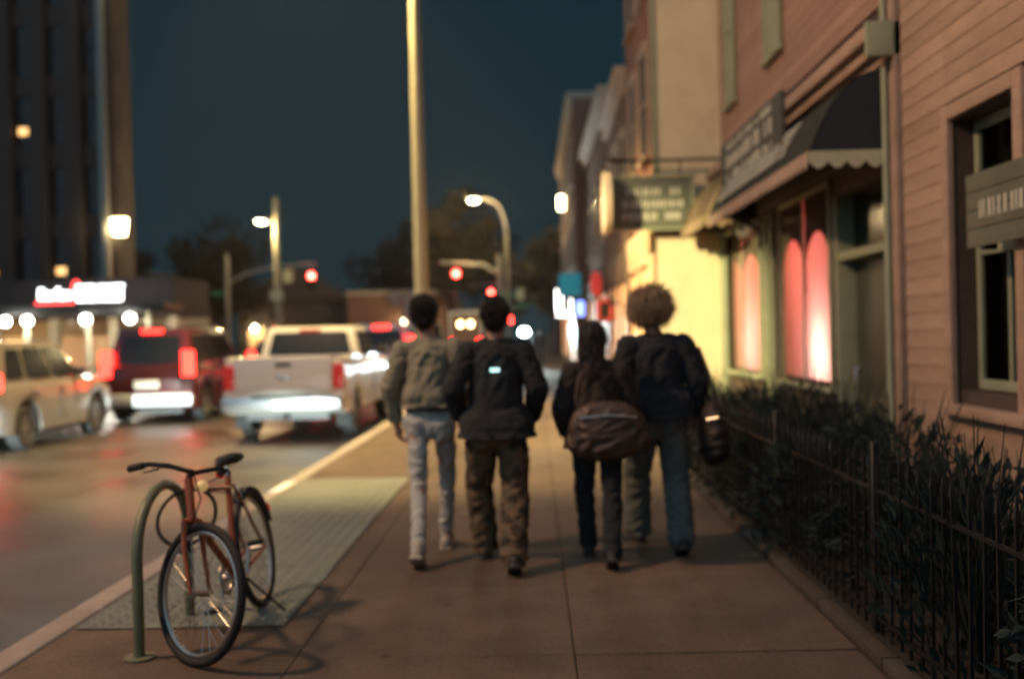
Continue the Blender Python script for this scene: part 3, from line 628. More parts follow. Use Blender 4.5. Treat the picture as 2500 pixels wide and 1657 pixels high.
# ================================================================== POLES, LAMPS, SIGNALS
def pole(name, label, cat, loc, h, r0, r1, m='pole_paint', group=None, base=True):
    t = thing(name, label, cat, loc, group=group); bm = bmesh.new(); tube(bm, [(0, 0, 0), (0, 0, h * .33), (0, 0, h * .66), (0, 0, h)], [r0, r0 * .7 + r1 * .3, r0 * .35 + r1 * .65, r1], 18); obj('shaft', bm, m, t)
    if base:
        bm = bmesh.new(); cyl(bm, (0, 0, 0), (0, 0, .06), r0 * 2.0, 18); tube(bm, [(0, 0, .06), (0, 0, .5), (0, 0, .6)], [r0 * 1.5, r0 * 1.4, r0 * 1.05], 18); obj('base', bm, m, t)
    return t
def cobra(t, top, end, m='galv', lit=True, hd=1.0, mid=None):
    bm = bmesh.new(); p, q = Vector(top), Vector(end); c = Vector((p.x, p.y, q.z)) if mid is None else Vector(mid)
    pts = [p.lerp(c, k / 8).lerp(c.lerp(q, k / 8), k / 8) for k in range(9)]; tube(bm, pts, [.07 - .003 * k for k in range(9)], 10); obj('arm', bm, m, t)
    d = (q - c).normalized(); a = math.atan2(d.y, d.x); hb = bmesh.new(); blob(hb, q + d * .35 * hd, .5 * hd, .2 * hd, .12 * hd, rot=Matrix.Rotation(a, 3, 'Z')); h = obj('lamp_head', hb, m, t)
    lb = bmesh.new(); blob(lb, q + d * .45 * hd - V(0, 0, .1 * hd), .28 * hd, .16 * hd, .12 * hd, rot=Matrix.Rotation(a, 3, 'Z')); obj('lens', lb, 'lamp_glow' if lit else 'glass', h)
    return q + d * .45 * hd
mp = pole('street_lamp', 'tall straight cream lamp post on the kerb behind the man in tan', 'street lamp', (-2.05, 18.6, 0), 10.2, .14, .09)
cobra(mp, (0, 0, 10.2), (-1.9, 0, 11.2), 'pole_paint')
lp = pole('street_lamp', 'very tall grey lamp post rising behind the supermarket sign', 'street lamp', (-19.45, 45.25, 0), 18.5, .24, .19, 'galv'); cobra(lp, (0, 0, 18.5), (2.4, 0, 19.5))
l1 = pole('street_lamp', 'lit street lamp on a short arm left of the red signal', 'street lamp', (-13.3, 52, 0), 9.0, .19, .14); cobra(l1, (0, 0, 7.3), (-.35, -.1, 7.75), hd=.9, mid=(-.1, 0, 7.7))
B('notice_plate', 'canvas_pale', l1, (-.35, -.24, 3.6, .35, -.21, 4.1))
l2 = pole('street_lamp', 'lit street lamp with long curved arm in the middle distance', 'street lamp', (-1.4, 60, 0), 7.6, .12, .08); cobra(l2, (0, 0, 7.6), (-1.5, 0, 9.75), hd=1.0, mid=(-.05, 0, 9.75))
for nm, loc, e in (('street_lamp_light_corner', (-14.1, 51.6, 7.2), 900), ('street_lamp_light_curved', (-3.4, 60, 9.3), 3200)):
    light(nm, 'POINT', loc, e, (1, .72, .34), size=.2)
def signal_head(t, c, lit=True, face=0):
    x, y, z = c; h = B('signal_head', 'black_plastic', t, (x - .19, y, z - .85, x + .19, y + .2, z + .28), bevel=.03)
    for k, m in enumerate(('signal_red', 'window_dark', 'window_dark')):
        bm = bmesh.new(); blob(bm, V(x, y - .02, z - k * .36), .18, .07, .18); obj('lens', bm, m, h)
        bm = bmesh.new(); n = 10
        for q in range(n):
            a0, a1 = math.pi * q / n, math.pi * (q + 1) / n; f = lambda a, yy: (x + .17 * math.cos(a), yy, z - k * .36 + .17 * math.sin(a))
            bm.faces.new([bm.verts.new(p) for p in (f(a0, y), f(a1, y), f(a1, y - .22), f(a0, y - .22))])
        obj('visor', bm, 'black_plastic', h)
sg = pole('traffic_signal_mast', 'grey signal mast whose long arm holds the big red light at left', 'traffic signal', (-18.4, 60, 0), 6.8, .16, .12, 'galv')
bm = bmesh.new(); tube(bm, [(0, 0, 5.0), (1.2, 0, 5.6), (2.8, 0, 5.95), (5.4, 0, 6.1)], [.10, .09, .07, .05], 10); obj('mast_arm', bm, 'galv', sg); signal_head(sg, (5.15, -.1, 5.35))
B('street_name_plate', 'green_sign', sg, (-1.0, -.05, 4.3, -.2, -.02, 4.55)); B('arm_sign', 'canvas_pale', sg, (3.4, -.05, 5.0, 4.0, -.02, 5.75))
bm = bmesh.new(); tube(bm, [(-.1, 0, 4.42), (-.9, 0, 4.42)], .02, 6); obj('plate_bracket', bm, 'galv', sg)
s2 = pole('traffic_signal_mast', 'signal mast arm with a red light right of the tall lamp post', 'traffic signal', (-1.9, 60.6, 0), 6.4, .15, .12, 'galv')
bm = bmesh.new(); tube(bm, [(0, 0, 5.2), (-1.0, 0, 5.8), (-3.6, 0, 6.0)], [.09, .07, .05], 10); obj('mast_arm', bm, 'galv', s2); signal_head(s2, (-2.65, -.1, 5.3))
B('street_name_plate', 'green_sign', s2, (.15, -.05, 3.8, 1.05, -.02, 4.05)); B('street_name_plate', 'green_sign', s2, (1.0, -.05, 3.1, 1.75, -.02, 3.35)); B('notice_plate', 'canvas_pale', s2, (1.0, -.06, 3.6, 1.45, -.03, 4.3))
bm = bmesh.new(); tube(bm, [(0, 0, 3.93), (1.4, 0, 3.93)], .02, 6); tube(bm, [(0, 0, 3.2), (1.7, 0, 3.2)], .02, 6); obj('plate_bracket', bm, 'galv', s2)
B('pedestrian_signal', 'black_plastic', s2, (.35, -.25, 2.2, .75, -.05, 2.6), bevel=.03); B('red_hand', 'signal_red', s2, (.45, -.27, 2.28, .65, -.251, 2.52))
s3 = pole('traffic_signal_mast', 'far signal mast with two small red lights above the road', 'traffic signal', (-2.2, 90, 0), 6.2, .14, .11, 'galv')
bm = bmesh.new(); tube(bm, [(0, 0, 5.6), (-1.0, 0, 6.0), (-5.9, 0, 6.1)], [.09, .07, .05], 10); obj('mast_arm', bm, 'galv', s3); signal_head(s3, (-5.55, -.1, 5.0)); signal_head(s3, (-1.45, -.1, 5.35))

# ================================================================== LEFT BACKGROUND
TB = thing('tall_pier_building', 'tall dark building with vertical piers rising behind the supermarket', 'building', (-41.2, 46, 0))
fw = 22.0
B('wall', 'pier_brown', TB, (0, .5, 0, fw, 2.0, 30)); B('spandrel', 'wall_dark', TB, *[(0, .35, 3.3 + k * 3.3, fw, .499, 4.3 + k * 3.3) for k in range(8)])
npier = 13
for k in range(npier + 1): B('pier', 'pier_brown', TB, (k * (fw - .8) / npier, -.05, 0, k * (fw - .8) / npier + .8, .349, 30), bevel=.03)
for k in range(npier - 6, npier):
    for f in range(5):
        x0 = k * (fw - .8) / npier + .84; z = 4.35 + f * 3.3; x1 = (k + 1) * (fw - .8) / npier - .04
        lit = (k, f) in ((11, 0), (9, 0), (8, 2), (10, 2), (7, 1))
        fr = B('window', 'dark_metal', TB, (x0, .40, z, x0 + .06, .499, z + 2.2), (x1 - .06, .40, z, x1, .499, z + 2.2), (x0 + .06, .40, z + 1.1, x1 - .06, .499, z + 1.16))
        B('pane', 'window_dark', fr, (x0 + .06, .46, z, x1 - .06, .498, z + 1.1)); B('pane', 'window_dark', fr, (x0 + .06, .46, z + 1.16, x1 - .06, .498, z + 2.2))
        if lit: B('lit_blind', 'window_orange', fr, (x0 + .1, .445, z + .5, x1 - .2, .455, z + .85))
wl_ = thing('wall_lantern', 'bright yellow lantern on the right end of the tall pier building', 'lamp', (-18.95, 45.9, 6.55))
bm = bmesh.new(); prism(bm, [(-.22, 0), (.22, 0), (.32, .75), (-.32, .75)], -.4, -.05, 'y'); obj('lantern_glass', bm, 'lantern_glow', wl_)
B('lantern_cap', 'dark_metal', wl_, (-.36, -.46, .76, .36, .02, .88), (-.05, -.05, .2, .05, .04, .3), bevel=.03)
light('wall_lantern_light', 'POINT', (-19.0, 44.9, 6.8), 30, (1, .78, .4), size=.2)
SM = thing('supermarket', 'single storey supermarket with dark canopy and lit sign at left', 'shop building', (-27, 38.5, 0))
B('upper_wall', 'pier_brown', SM, (0, 1.61, 2.601, 12.5, 6, 4.2))
B('wall', 'shopfront_warm', SM, (0, 1.6, 0, 12.5, 6, .5), (0, 5.8, .5, 12.5, 6, 2.6), *[(k * 2.45, 1.6, .501, k * 2.45 + .35, 2.0, 2.599) for k in range(6)])
for k in range(5):
    B('shop_pane', 'glass', SM, (k * 2.45 + .351, 1.8, .51, (k + 1) * 2.45 - .001, 1.81, 2.59))
B('glowing_shelf', 'window_orange', SM, (3.0, 3.6, .6, 5.2, 3.9, 1.9), label='self-glowing goods shelf seen through the shop glass'); B('glowing_shelf', 'window_warm', SM, (6.5, 3.6, .6, 11.5, 3.9, 1.9))  # shelf materials emit, standing in for the lit shop interior
B('canopy', 'dark_metal', SM, (-.3, -.6, 2.72, 12.9, 1.6, 3.08), bevel=.03)
for k in range(6):
    bm = bmesh.new(); cyl(bm, (.3 + k * 2.38, -.3, 0), (.3 + k * 2.38, -.3, 2.72), .09, 12); obj('column', bm, 'stucco_cream', SM)
for k, x in enumerate((-20.1, -19.25, -17.0, -15.05)):
    t = thing('canopy_lamp', ('round white canopy lamp at the left picture edge', 'round white canopy lamp left of centre under the supermarket sign', 'round white canopy lamp under the right half of the supermarket sign', 'round white canopy lamp at the right end of the supermarket canopy')[k], 'lamp', (x - (.25 if k == 3 else 0), 37.6, 2.5), group='lamps under the supermarket canopy')
    bm = bmesh.new(); blob(bm, V(0, 0, 0), .17, .17, .17); obj('globe', bm, 'globe_glow', t)
    bm = bmesh.new(); cyl(bm, (0, 0, .15), (0, 0, .25), .05, 10); obj('stem', bm, 'dark_metal', t)
light('supermarket_canopy_light_left', 'POINT', (-19.6, 37.2, 2.3), 150, (1, .95, .8), size=.2); light('supermarket_canopy_light_right', 'POINT', (-15.8, 37.2, 2.3), 150, (1, .95, .8), size=.2)
sn = thing('supermarket_sign', 'glowing white letter sign with red accents on the supermarket canopy', 'shop sign', (-17.45, 37.85, 3.10))
me = text_mesh('first_word_letters', 'Fine Fare', .62, 'letters_white', .05, .12); put('first_word_letters', me, sn, (-.84, 0, .20), (R(90), 0, 0), (.55, 1.0, 1)).data = me
me = text_mesh('second_word_letters', 'SUPER MARKET', .66, 'letters_white', .05); put('second_word_letters', me, sn, (.92, 0, .10), (R(90), 0, 0), (.40, 1.35, 1))
bm = bmesh.new(); blob(bm, V(-.02, .05, .62), .17, .05, .30); obj('red_apple_shape', bm, 'letters_red', sn)
bm = bmesh.new(); box(bm, -1.6, -.03, .02, -.1, .03, .11); obj('red_underline', bm, 'letters_red', sn, bevel=.03)
B('sign_rail', 'dark_metal', sn, (-1.7, -.02, -.02, 1.9, .08, .018))

def house(name, label, x0, x1, y, H, D, m, gable=0, wins=3, warm=()):
    b = thing(name, label, 'building', ((x0 + x1) / 2, y, 0)); w2 = (x1 - x0) / 2
    B('wall', m, b, (-w2, 0, 0, w2, D, H), bevel=.02)
    if gable:
        bm = bmesh.new(); prism(bm, [(-w2 - .3, H), (w2 + .3, H), (0, H + gable)], -.3, D + .3, 'y'); obj('roof', bm, 'pier_brown', b)
    else: B('parapet', 'trim_cream', b, (-w2 - .1, -.1, H + .002, w2 + .1, D, H + .3), bevel=.03)
    k = 0
    for f in range(int(H // 3)):
        for i in range(wins):
            x = -w2 + (i + .5) * 2 * w2 / wins; z = 1.0 + f * 3
            fr = B('window', 'trim_cream', b, (x - .6, -.06, z - .1, x + .6, -.003, z), (x - .6, -.06, z + 1.4, x + .6, -.003, z + 1.5), (x - .6, -.05, z, x - .5, -.003, z + 1.4), (x + .5, -.05, z, x + .6, -.003, z + 1.4))
            B('pane', 'window_warm' if k in warm else 'window_dark', fr, (x - .5, -.03, z, x + .5, -.004, z + 1.4)); k += 1
    return b
house('low_shop', 'low flat roofed brick building beyond the crossing behind the pickup', -13.4, -6.2, 72, 4.6, 8, 'brick_red', 0, 4, (1, 2))
house('gabled_house', 'brown gabled house beyond the crossing under the big red signal', -22.0, -13.8, 74, 4.4, 9, 'pier_brown', 2.6, 3, (0,))
house('corner_block', 'dim two storey block at the far left corner of the crossing', -36, -24, 70, 6.2, 9, 'brick_brown', 0, 4, (2, 5))
house('far_right_block', 'dim brick block across the crossing on the right side', 1.8, 12, 68, 7.6, 9, 'brick_brown', 0, 3, (1,))

def glow_lamp(name, label, loc, m, r=.12):
    t = thing(name, label, 'lamp', loc); bm = bmesh.new(); blob(bm, V(0, 0, 0), r, r, r * 1.1); obj('globe', bm, m, t)
    bm = bmesh.new(); cyl(bm, (0, 0, r), (0, 0, r + .1), .05, 8); cyl(bm, (0, 0, r + .08), (0, .6, r + .08), .02, 8); obj('bracket', bm, 'dark_metal', t)
glow_lamp('porch_lamp', 'bright porch lamp on the gabled house above the pickup bed', (-20.6, 73.4, 2.45), 'lamp_glow', .16)
glow_lamp('red_porch_light', 'red light on the gabled house left of the lit street lamp post', (-18.9, 73.4, 2.4), 'neon_red', .2)
glow_lamp('shop_lamp', 'small amber lamp on the low brick building', (-9.2, 71.4, 2.6), 'lamp_glow', .11)
bt = thing('box_truck', 'distant box truck with amber and red rear lights seen between walkers heads', 'truck', (-4.55, 68, -.13))
B('cargo_box', 'white_van', bt, (-1.15, 0, .9, 1.15, 5, 3.3), bevel=.04); B('cab', 'white_van', bt, (-1.0, 5.1, .6, 1.0, 6.9, 2.4), bevel=.12); B('rear_door', 'brick_brown', bt, (-1.0, -.02, 1.0, 1.0, -.003, 3.15)); B('chassis', 'black_plastic', bt, (-.9, .05, .5, .9, 6.6, .899))
for sx in (-1, 1):
    B('amber_light', 'amber_glow', bt, (sx * .35 - .14, -.06, 2.25, sx * .35 + .14, -.021, 2.6), bevel=.02); B('tail_light', 'tail_red', bt, (sx * .95 - .15, -.06, .98, sx * .95 + .15, -.021, 1.4), bevel=.02)
    for y in (1.2, 5.8):
        bm = bmesh.new(); cyl(bm, (sx * .72, y, .42), (sx * 1.0, y, .42), .42, 20); obj('wheel', bm, 'rubber', bt)
def tree(label, x, y, h, r, m, seed, nl=2600, trunk=.2, ls=.34, cz=.62):
    t = thing('tree', label, 'tree', (x, y, 0), group='trees along the street'); rr = random.Random(seed)
    bm = bmesh.new(); tube(bm, [(0, 0, 0), (.1, 0, h * .2), (-.05, .1, h * .4), (.05, 0, h * .72)], [trunk, trunk * .8, trunk * .6, trunk * .2], 10)
    for k in range(7):
        a = k * .9 + rr.random(); z = h * rr.uniform(.28, .55); tube(bm, [(0, 0, z), (r * .35 * math.cos(a), r * .35 * math.sin(a), z + h * .12), (r * .75 * math.cos(a), r * .75 * math.sin(a), z + h * .2)], [trunk * .45, trunk * .28, trunk * .08], 7)
    obj('trunk', bm, 'bark', t)
    cl = [(V(rr.gauss(0, .42) * r, rr.gauss(0, .42) * r, h * cz + rr.gauss(0, .17) * h), r * rr.uniform(.22, .42)) for _ in range(26)]
    bm = bmesh.new()
    for k in range(nl):
        c, q = rr.choice(cl); u = V(rr.gauss(0, 1), rr.gauss(0, 1), rr.gauss(0, 1)).normalized(); p = c + u * q * rr.uniform(.5, 1.05)
        d = V(rr.uniform(-1, 1), rr.uniform(-1, 1), rr.uniform(-1, .5)).normalized() * ls * rr.uniform(.5, 1); w_ = d.orthogonal().normalized() * ls * .38
        bm.faces.new([bm.verts.new(v) for v in (p - d, p + w_, p + d, p - w_)])
    obj('crown', bm, m, t, smooth=False)
tree('leafy tree glowing beside the curved street lamp', -5.2, 70, 9.8, 2.9, 'leaf_tree', 5, 3000, cz=.80)
tree('dark tree right of the curved street lamp', 1.2, 67, 8.5, 3.4, 'leaf_tree', 6)
tree('dark broad tree left of the short armed street lamp', -21.5, 68, 9.6, 4.2, 'leaf_brown', 8, 3200)
tree('dark tree between the tall pier building and signal mast', -28, 66, 9.5, 4.2, 'leaf_brown', 9, 3200)
tree('dark tree behind the low brick building', -11, 84, 10.5, 4.6, 'leaf_brown', 10, 3200)
tree('far dark tree at the left of the tall lamp post', -5.5, 98, 11.5, 4.5, 'leaf_brown', 11, 2600)
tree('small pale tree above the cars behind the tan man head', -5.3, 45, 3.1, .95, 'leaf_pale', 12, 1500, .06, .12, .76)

# ================================================================== VEHICLES
def wheel_mesh():
    bm = bmesh.new(); n = 28; prof = [(.24, -.10), (.335, -.11), (.355, -.09), (.36, 0), (.355, .09), (.335, .11), (.24, .10)]
    rings = [[V(x, r * math.cos(k * math.tau / n), r * math.sin(k * math.tau / n)) for k in range(n)] for r, x in prof]
    ring_tube(bm, rings, False); finish(bm); ty = mesh(bm, 'tyre', 'rubber')
    bm = bmesh.new(); disc_ring(bm, (0, 0, 0), .205, .243, -.09, .09)
    cyl(bm, (-.075, 0, 0), (.075, 0, 0), .06, 14)
    for k in range(6):
        a = k * math.tau / 6; d = V(0, math.cos(a), math.sin(a)); e = V(0, -math.sin(a), math.cos(a))
        vs = [bm.verts.new(d * r + e * s * wd + V(x, 0, 0)) for x in (.05, .08) for r, wd in ((.05, .03), (.215, .022)) for s in (-1, 1)]
        for f in ((0, 1, 3, 2), (4, 6, 7, 5), (0, 4, 5, 1), (2, 3, 7, 6), (0, 2, 6, 4), (1, 5, 7, 3)): bm.faces.new([vs[i] for i in f])
    cyl(bm, (-.02, 0, 0), (.0, 0, 0), .21, 20); finish(bm); rm = mesh(bm, 'rim', 'rim_metal'); return ty, rm
TY, RM = wheel_mesh()
def wheels(t, ys, hw, s=1.0):
    for y in ys:
        for sx in (-1, 1):
            o = put('wheel', TY, t, (sx * (hw - .12), y, .36 * s), (0, 0, 0 if sx > 0 else math.pi), (1, s, s)); put('rim', RM, o)
def lower_body(L, hw, zb, belt, hood, axles, rw, y_cab0, y_cab1, tail_in=.06, nose_in=.35):
    """lofted lower body with wheel arches; returns bmesh. y=0 is the rear."""
    ys = sorted(set([0, .03, .12, .3] + [i * .14 for i in range(3, int(L / .14))] + [L - .28, L - .12, L - .03, L] + [a + rw * math.cos(q * math.pi / 8) for a in axles for q in range(9)]))
    bm = bmesh.new(); rings = []
    for y in ys:
        e = min(1, min(y, .3) / .3) ** .5 if y < .3 else 1; f = min(1, (L - y) / .6) ** .5 if L - y < .6 else 1
        w = hw * (1 - tail_in * (1 - e)) * (1 - .18 * (1 - f))
        za = zb
        for a in axles:
            if abs(y - a) < rw: za = max(za, .36 + math.sqrt(rw * rw - (y - a) ** 2))
        bt = belt if y < y_cab1 else belt - (belt - hood) * min(1, (y - y_cab1) / .5); bt -= (1 - f) * .22
        top = bt + .03 if y < y_cab1 else bt + .05
        zz = zb + (.10 * (1 - e)) + .12 * (1 - f); za = max(za, zz)
        half = [(w - .30, zz), (w - .30, za), (w - .02, za), (w, za + .03), (w + .012, (za + bt) * .5 + .1 if za < .6 else (za + bt) / 2), (w - .005, bt - .10), (w - .05, bt - .01), (w - .16, top)]
        rings.append([V(x, y, z) for x, z in half] + [V(-x, y, z) for x, z in reversed(half)])
    ring_tube(bm, rings); return bm
def frustum(bm, y0, y1, y0t, y1t, hw, hwt, z0, z1):
    vs = [bm.verts.new(p) for p in ((-hw, y0, z0), (hw, y0, z0), (hw, y1, z0), (-hw, y1, z0), (-hwt, y0t, z1), (hwt, y0t, z1), (hwt, y1t, z1), (-hwt, y1t, z1))]
    for f in ((3, 2, 1, 0), (4, 5, 6, 7), (0, 1, 5, 4), (1, 2, 6, 5), (2, 3, 7, 6), (3, 0, 4, 7)): bm.faces.new([vs[i] for i in f])
def lamp_box(t, name, m, x0, y0, z0, x1, y1, z1, bevel=.02): return B(name, m, t, (x0, y0, z0, x1, y1, z1), bevel=bevel)
def mirror_(t, hw, y, z, m):
    for s in (-1, 1):
        bm = bmesh.new(); box(bm, s * (hw + .02) if s > 0 else -(hw + .24), y, z, (hw + .24) if s > 0 else -(hw + .02), y + .10, z + .17); obj('mirror', bm, m, t, bevel=.03)
def suv(name, label, loc, paint, L=4.6, W=1.86, H=1.72, belt=1.05, rake=.32, bump='black_plastic', light_m='tail_red', third=True, rz=0, tz=(.92, 1.22), tall=False, group=None, tw=.2):
    t = thing(name, label, 'car', loc, rz, group); hw = W / 2; ax = (.86, L - .92)
    o = obj('body', lower_body(L, hw, .26, belt, belt - .08, ax, .43, .1, L - 1.35), paint, t, ang=30)
    yf = L - 1.25; g = (.10, yf, .10 + rake, yf - .75, hw - .07, hw - .24, belt, H)
    bm = bmesh.new(); frustum(bm, *g); o = obj('cabin', bm, paint, t, bevel=.07)
    y0, y1, y0t, y1t, h0, h1, z0, z1 = g
    def sidept(s, u, v):  # along the cabin side
        ya, yb = y0 + (y0t - y0) * v, y1 + (y1t - y1) * v; return V(s * (h0 + (h1 - h0) * v), ya + (yb - ya) * u, z0 + (z1 - z0) * v)
    for s in (-1, 1):
        for u0, u1, v0, v1 in ((.07, .27, .1, .82), (.30, .60, .08, .84), (.63, .93, .08, .84)):
            q = [sidept(s, u0, v0), sidept(s, u1, v0), sidept(s, u1 - (.02 if u1 > .9 else 0), v1), sidept(s, u0, v1)]
            if s < 0: q.reverse()
            panel(t, 'side_window', 'window_dark', q)
        for u in (.30, .62):
            dr = B('door_seam', 'black_plastic', t, (s * (hw + .013) - .004, y0 + (y1 - y0) * u - .006, .42, s * (hw + .013) + .004, y0 + (y1 - y0) * u + .006, belt - .12))
            B('door_handle', paint, t, (s * (hw + .012) - .02, y0 + (y1 - y0) * u + .06, belt - .2, s * (hw + .012) + .02, y0 + (y1 - y0) * u + .24, belt - .165), bevel=.008)
        bm = bmesh.new(); tube(bm, [(s * (h1 - .05), y0t + .1, z1 + .015), (s * (h1 - .05), y0t + .2, z1 + .05), (s * (h1 - .05), y1t - .25, z1 + .05), (s * (h1 - .05), y1t - .15, z1 + .015)], .015, 8); obj('roof_rail', bm, 'chrome' if paint == 'silver_paint' else 'black_plastic', t)
    rp = lambda u, v: V((-1 + 2 * u) * (h0 + (h1 - h0) * v), y0 + (y0t - y0) * v, z0 + (z1 - z0) * v)
    panel(t, 'rear_window', 'window_dark', [rp(.1, .10), rp(.9, .10), rp(.88, .80), rp(.12, .80)])
    fp = lambda u, v: V((1 - 2 * u) * (h0 + (h1 - h0) * v), y1 + (y1t - y1) * v, z0 + (z1 - z0) * v)
    panel(t, 'windscreen', 'window_dark', [fp(.07, .08), fp(.93, .08), fp(.9, .88), fp(.1, .88)])
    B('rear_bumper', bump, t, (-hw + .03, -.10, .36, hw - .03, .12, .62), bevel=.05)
    B('tailgate', paint, t, (-hw + .28, -.025, .64, hw - .28, .03, belt - .04), bevel=.02)
    pl = B('number_plate', 'plate', t, (-.26, -.045, .74, .26, -.028, .90), bevel=.006)
    for s in (-1, 1):
        lamp_box(t, 'tail_light', light_m, s * (hw - .02) if s < 0 else hw - .02 - tw, -.035, tz[0], s * (hw - .02) + (tw if s < 0 else 0), .14, tz[1], .025)
        lamp_box(t, 'headlight', 'glass', s * (hw - .36) - .17, L - .16, belt - .36, s * (hw - .36) + .17, L - .02, belt - .2, .03)
        bm = bmesh.new(); box(bm, s * (hw - .005) - .02, ax[0] - .46, .36, s * (hw - .005) + .02, ax[0] - .44, .5); bm.free()
    if third: lamp_box(t, 'third_brake_light', light_m, -.22, y0t - .06, z1 - .09, .22, y0t + .02, z1 - .03, .012)
    for s in (-1, 1): B('sill', 'black_plastic', t, (min(s * (hw - .02), s * (hw - .16)), ax[0] + .46, .22, max(s * (hw - .02), s * (hw - .16)), ax[1] - .46, .34), bevel=.02)
    B('underbody', 'black_plastic', t, (-hw + .32, .2, .2, hw - .32, L - .3, .5))
    mirror_(t, hw - .05, y1 - .55, belt + .02, paint); wheels(t, ax, hw)
    return t
def pickup(label, loc):
    t = thing('pickup_truck', label, 'pickup truck', loc); L, W = 5.75, 2.02; hw = W / 2; ax = (1.15, L - .98); belt = 1.30
    bed = 1.95
    o = obj('body', lower_body(L, hw, .42, belt, 1.22, ax, .48, bed, L - 1.65, .02), 'truck_white', t, ang=30)
    # load bed well, dark liner seen over the tailgate
    B('bed_liner', 'black_plastic', t, (-hw + .17, .1, belt + .012, hw - .17, bed - .05, belt + .036))
    for s in (-1, 1): B('bed_rail', 'truck_white', t, (min(s * (hw - .14), s * (hw - .015)), .03, belt - .02, max(s * (hw - .14), s * (hw - .015)), bed - .02, belt + .09), bevel=.025)
    tg = B('tailgate', 'truck_white', t, (-hw + .20, -.05, .80, hw - .20, .02, belt + .09), bevel=.03)
    B('tailgate_handle', 'black_plastic', tg, (-.13, -.062, belt - .07, .13, -.048, belt + .0), bevel=.01)
    B('emblem', 'chrome', tg, (-.10, -.062, 1.02, .10, -.048, 1.09), bevel=.02)
    B('tailgate_press_line', 'truck_white', tg, (-hw + .3, -.06, .90, hw - .3, -.047, .93), bevel=.006)
    bp = B('rear_bumper', 'chrome', t, (-hw + .02, -.22, .50, hw - .02, .02, .76), bevel=.05)
    B('step_pad', 'black_plastic', bp, (-.5, -.225, .72, .5, -.05, .768), bevel=.01)
    B('number_plate', 'plate', bp, (-.16, -.235, .55, .16, -.221, .70), bevel=.006)
    bm = bmesh.new(); box(bm, -.05, -.34, .38, .05, .1, .46); obj('tow_hitch', bm, 'dark_metal', t, bevel=.01)
    for s in (-1, 1):
        lamp_box(t, 'tail_light', 'tail_dim', s * (hw - .10) - .09, -.045, .86, s * (hw - .10) + .09, .14, 1.26, .03)
        B('splash_flap', 'rubber', t, (s * (hw - .14) - .13, ax[0] - .52, .18, s * (hw - .14) + .13, ax[0] - .50, .55))
    y0, y1, y0t, y1t, h0, h1, z0, z1 = g = (bed, L - 1.55, bed + .12, L - 2.35, hw - .07, hw - .22, belt, 1.90)
    bm = bmesh.new(); frustum(bm, *g); obj('cab', bm, 'truck_white', t, bevel=.06)
    rp = lambda u, v: V((-1 + 2 * u) * (h0 + (h1 - h0) * v), y0 + (y0t - y0) * v, z0 + (z1 - z0) * v)
    panel(t, 'rear_window', 'window_dark', [rp(.08, .14), rp(.92, .14), rp(.92, .84), rp(.08, .84)])
    fp = lambda u, v: V((1 - 2 * u) * (h0 + (h1 - h0) * v), y1 + (y1t - y1) * v, z0 + (z1 - z0) * v)
    panel(t, 'windscreen', 'window_dark', [fp(.07, .08), fp(.93, .08), fp(.9, .88), fp(.1, .88)])
    def sp(s, u, v):
        ya, yb = y0 + (y0t - y0) * v, y1 + (y1t - y1) * v; return V(s * (h0 + (h1 - h0) * v), ya + (yb - ya) * u, z0 + (z1 - z0) * v)
    for s in (-1, 1):
        for u0, u1 in ((.06, .42), (.47, .92)):
            q = [sp(s, u0, .1), sp(s, u1, .1), sp(s, u1, .84), sp(s, u0, .84)]
            if s < 0: q.reverse()
            panel(t, 'side_window', 'window_dark', q)
        for u in (.44,): B('door_seam', 'black_plastic', t, (s * (hw + .013) - .004, y0 + (y1 - y0) * u - .006, .6, s * (hw + .013) + .004, y0 + (y1 - y0) * u + .006, belt - .12))
        B('door_handle', 'truck_white', t, (s * (hw + .012) - .02, y0 + .9, belt - .2, s * (hw + .012) + .02, y0 + 1.1, belt - .165), bevel=.008)
    lamp_box(t, 'third_brake_light', 'tail_dim', -.2, y0t - .07, 1.81, .2, y0t - .01, 1.86, .01)
    B('underbody', 'black_plastic', t, (-hw + .32, .2, .34, hw - .32, L - .3, .62)); mirror_(t, hw - .05, y1 - .6, belt + .06, 'black_plastic'); wheels(t, ax, hw, 1.12)
    return t
ROADZ = -.13
pickup('white pickup truck at the kerb with its bright rear bumper towards us', (-4.12, 16.35, ROADZ))
suv('red_suv', 'dark red tall SUV with brake lights lit beside the white pickup', (-8.02, 20.5, ROADZ), 'red_paint', 4.8, 1.96, 1.98, 1.16, .28, 'headlit_bumper', tz=(.98, 1.50), tw=.22)
sv = suv('silver_suv', 'silver SUV at the left picture edge seen from its right side', (-9.15, 15.15, ROADZ), 'silver_paint', 4.35, 1.86, 1.74, 1.10, .36, 'headlit_bumper', light_m='tail_red', tz=(.98, 1.24))
suv('small_suv', 'dark car with bright brake lights ahead between red SUV and pickup', (-8.6, 33, ROADZ), 'dark_paint', 4.5, 1.85, 1.66, 1.02, .4, tz=(.95, 1.3), group='queueing cars far ahead')
suv('small_suv', 'pale van with red lights queueing ahead of the pickup', (-4.45, 29, ROADZ), 'white_van', 4.9, 1.95, 2.05, 1.2, .15, tz=(1.15, 1.7), group='queueing cars far ahead', tw=.13)
suv('small_suv', 'distant car with tail lights waiting before the crossing', (-5.6, 44, ROADZ), 'dark_paint', 4.4, 1.8, 1.55, .98, .45, tz=(.9, 1.15), group='queueing cars far ahead')
fc = suv('small_suv', 'far car facing us with amber headlights at the crossing', (-6.6, 62, ROADZ), 'dark_paint', 4.4, 1.8, 1.5, .98, .45, rz=math.pi, tz=(.9, 1.15), group='queueing cars far ahead')
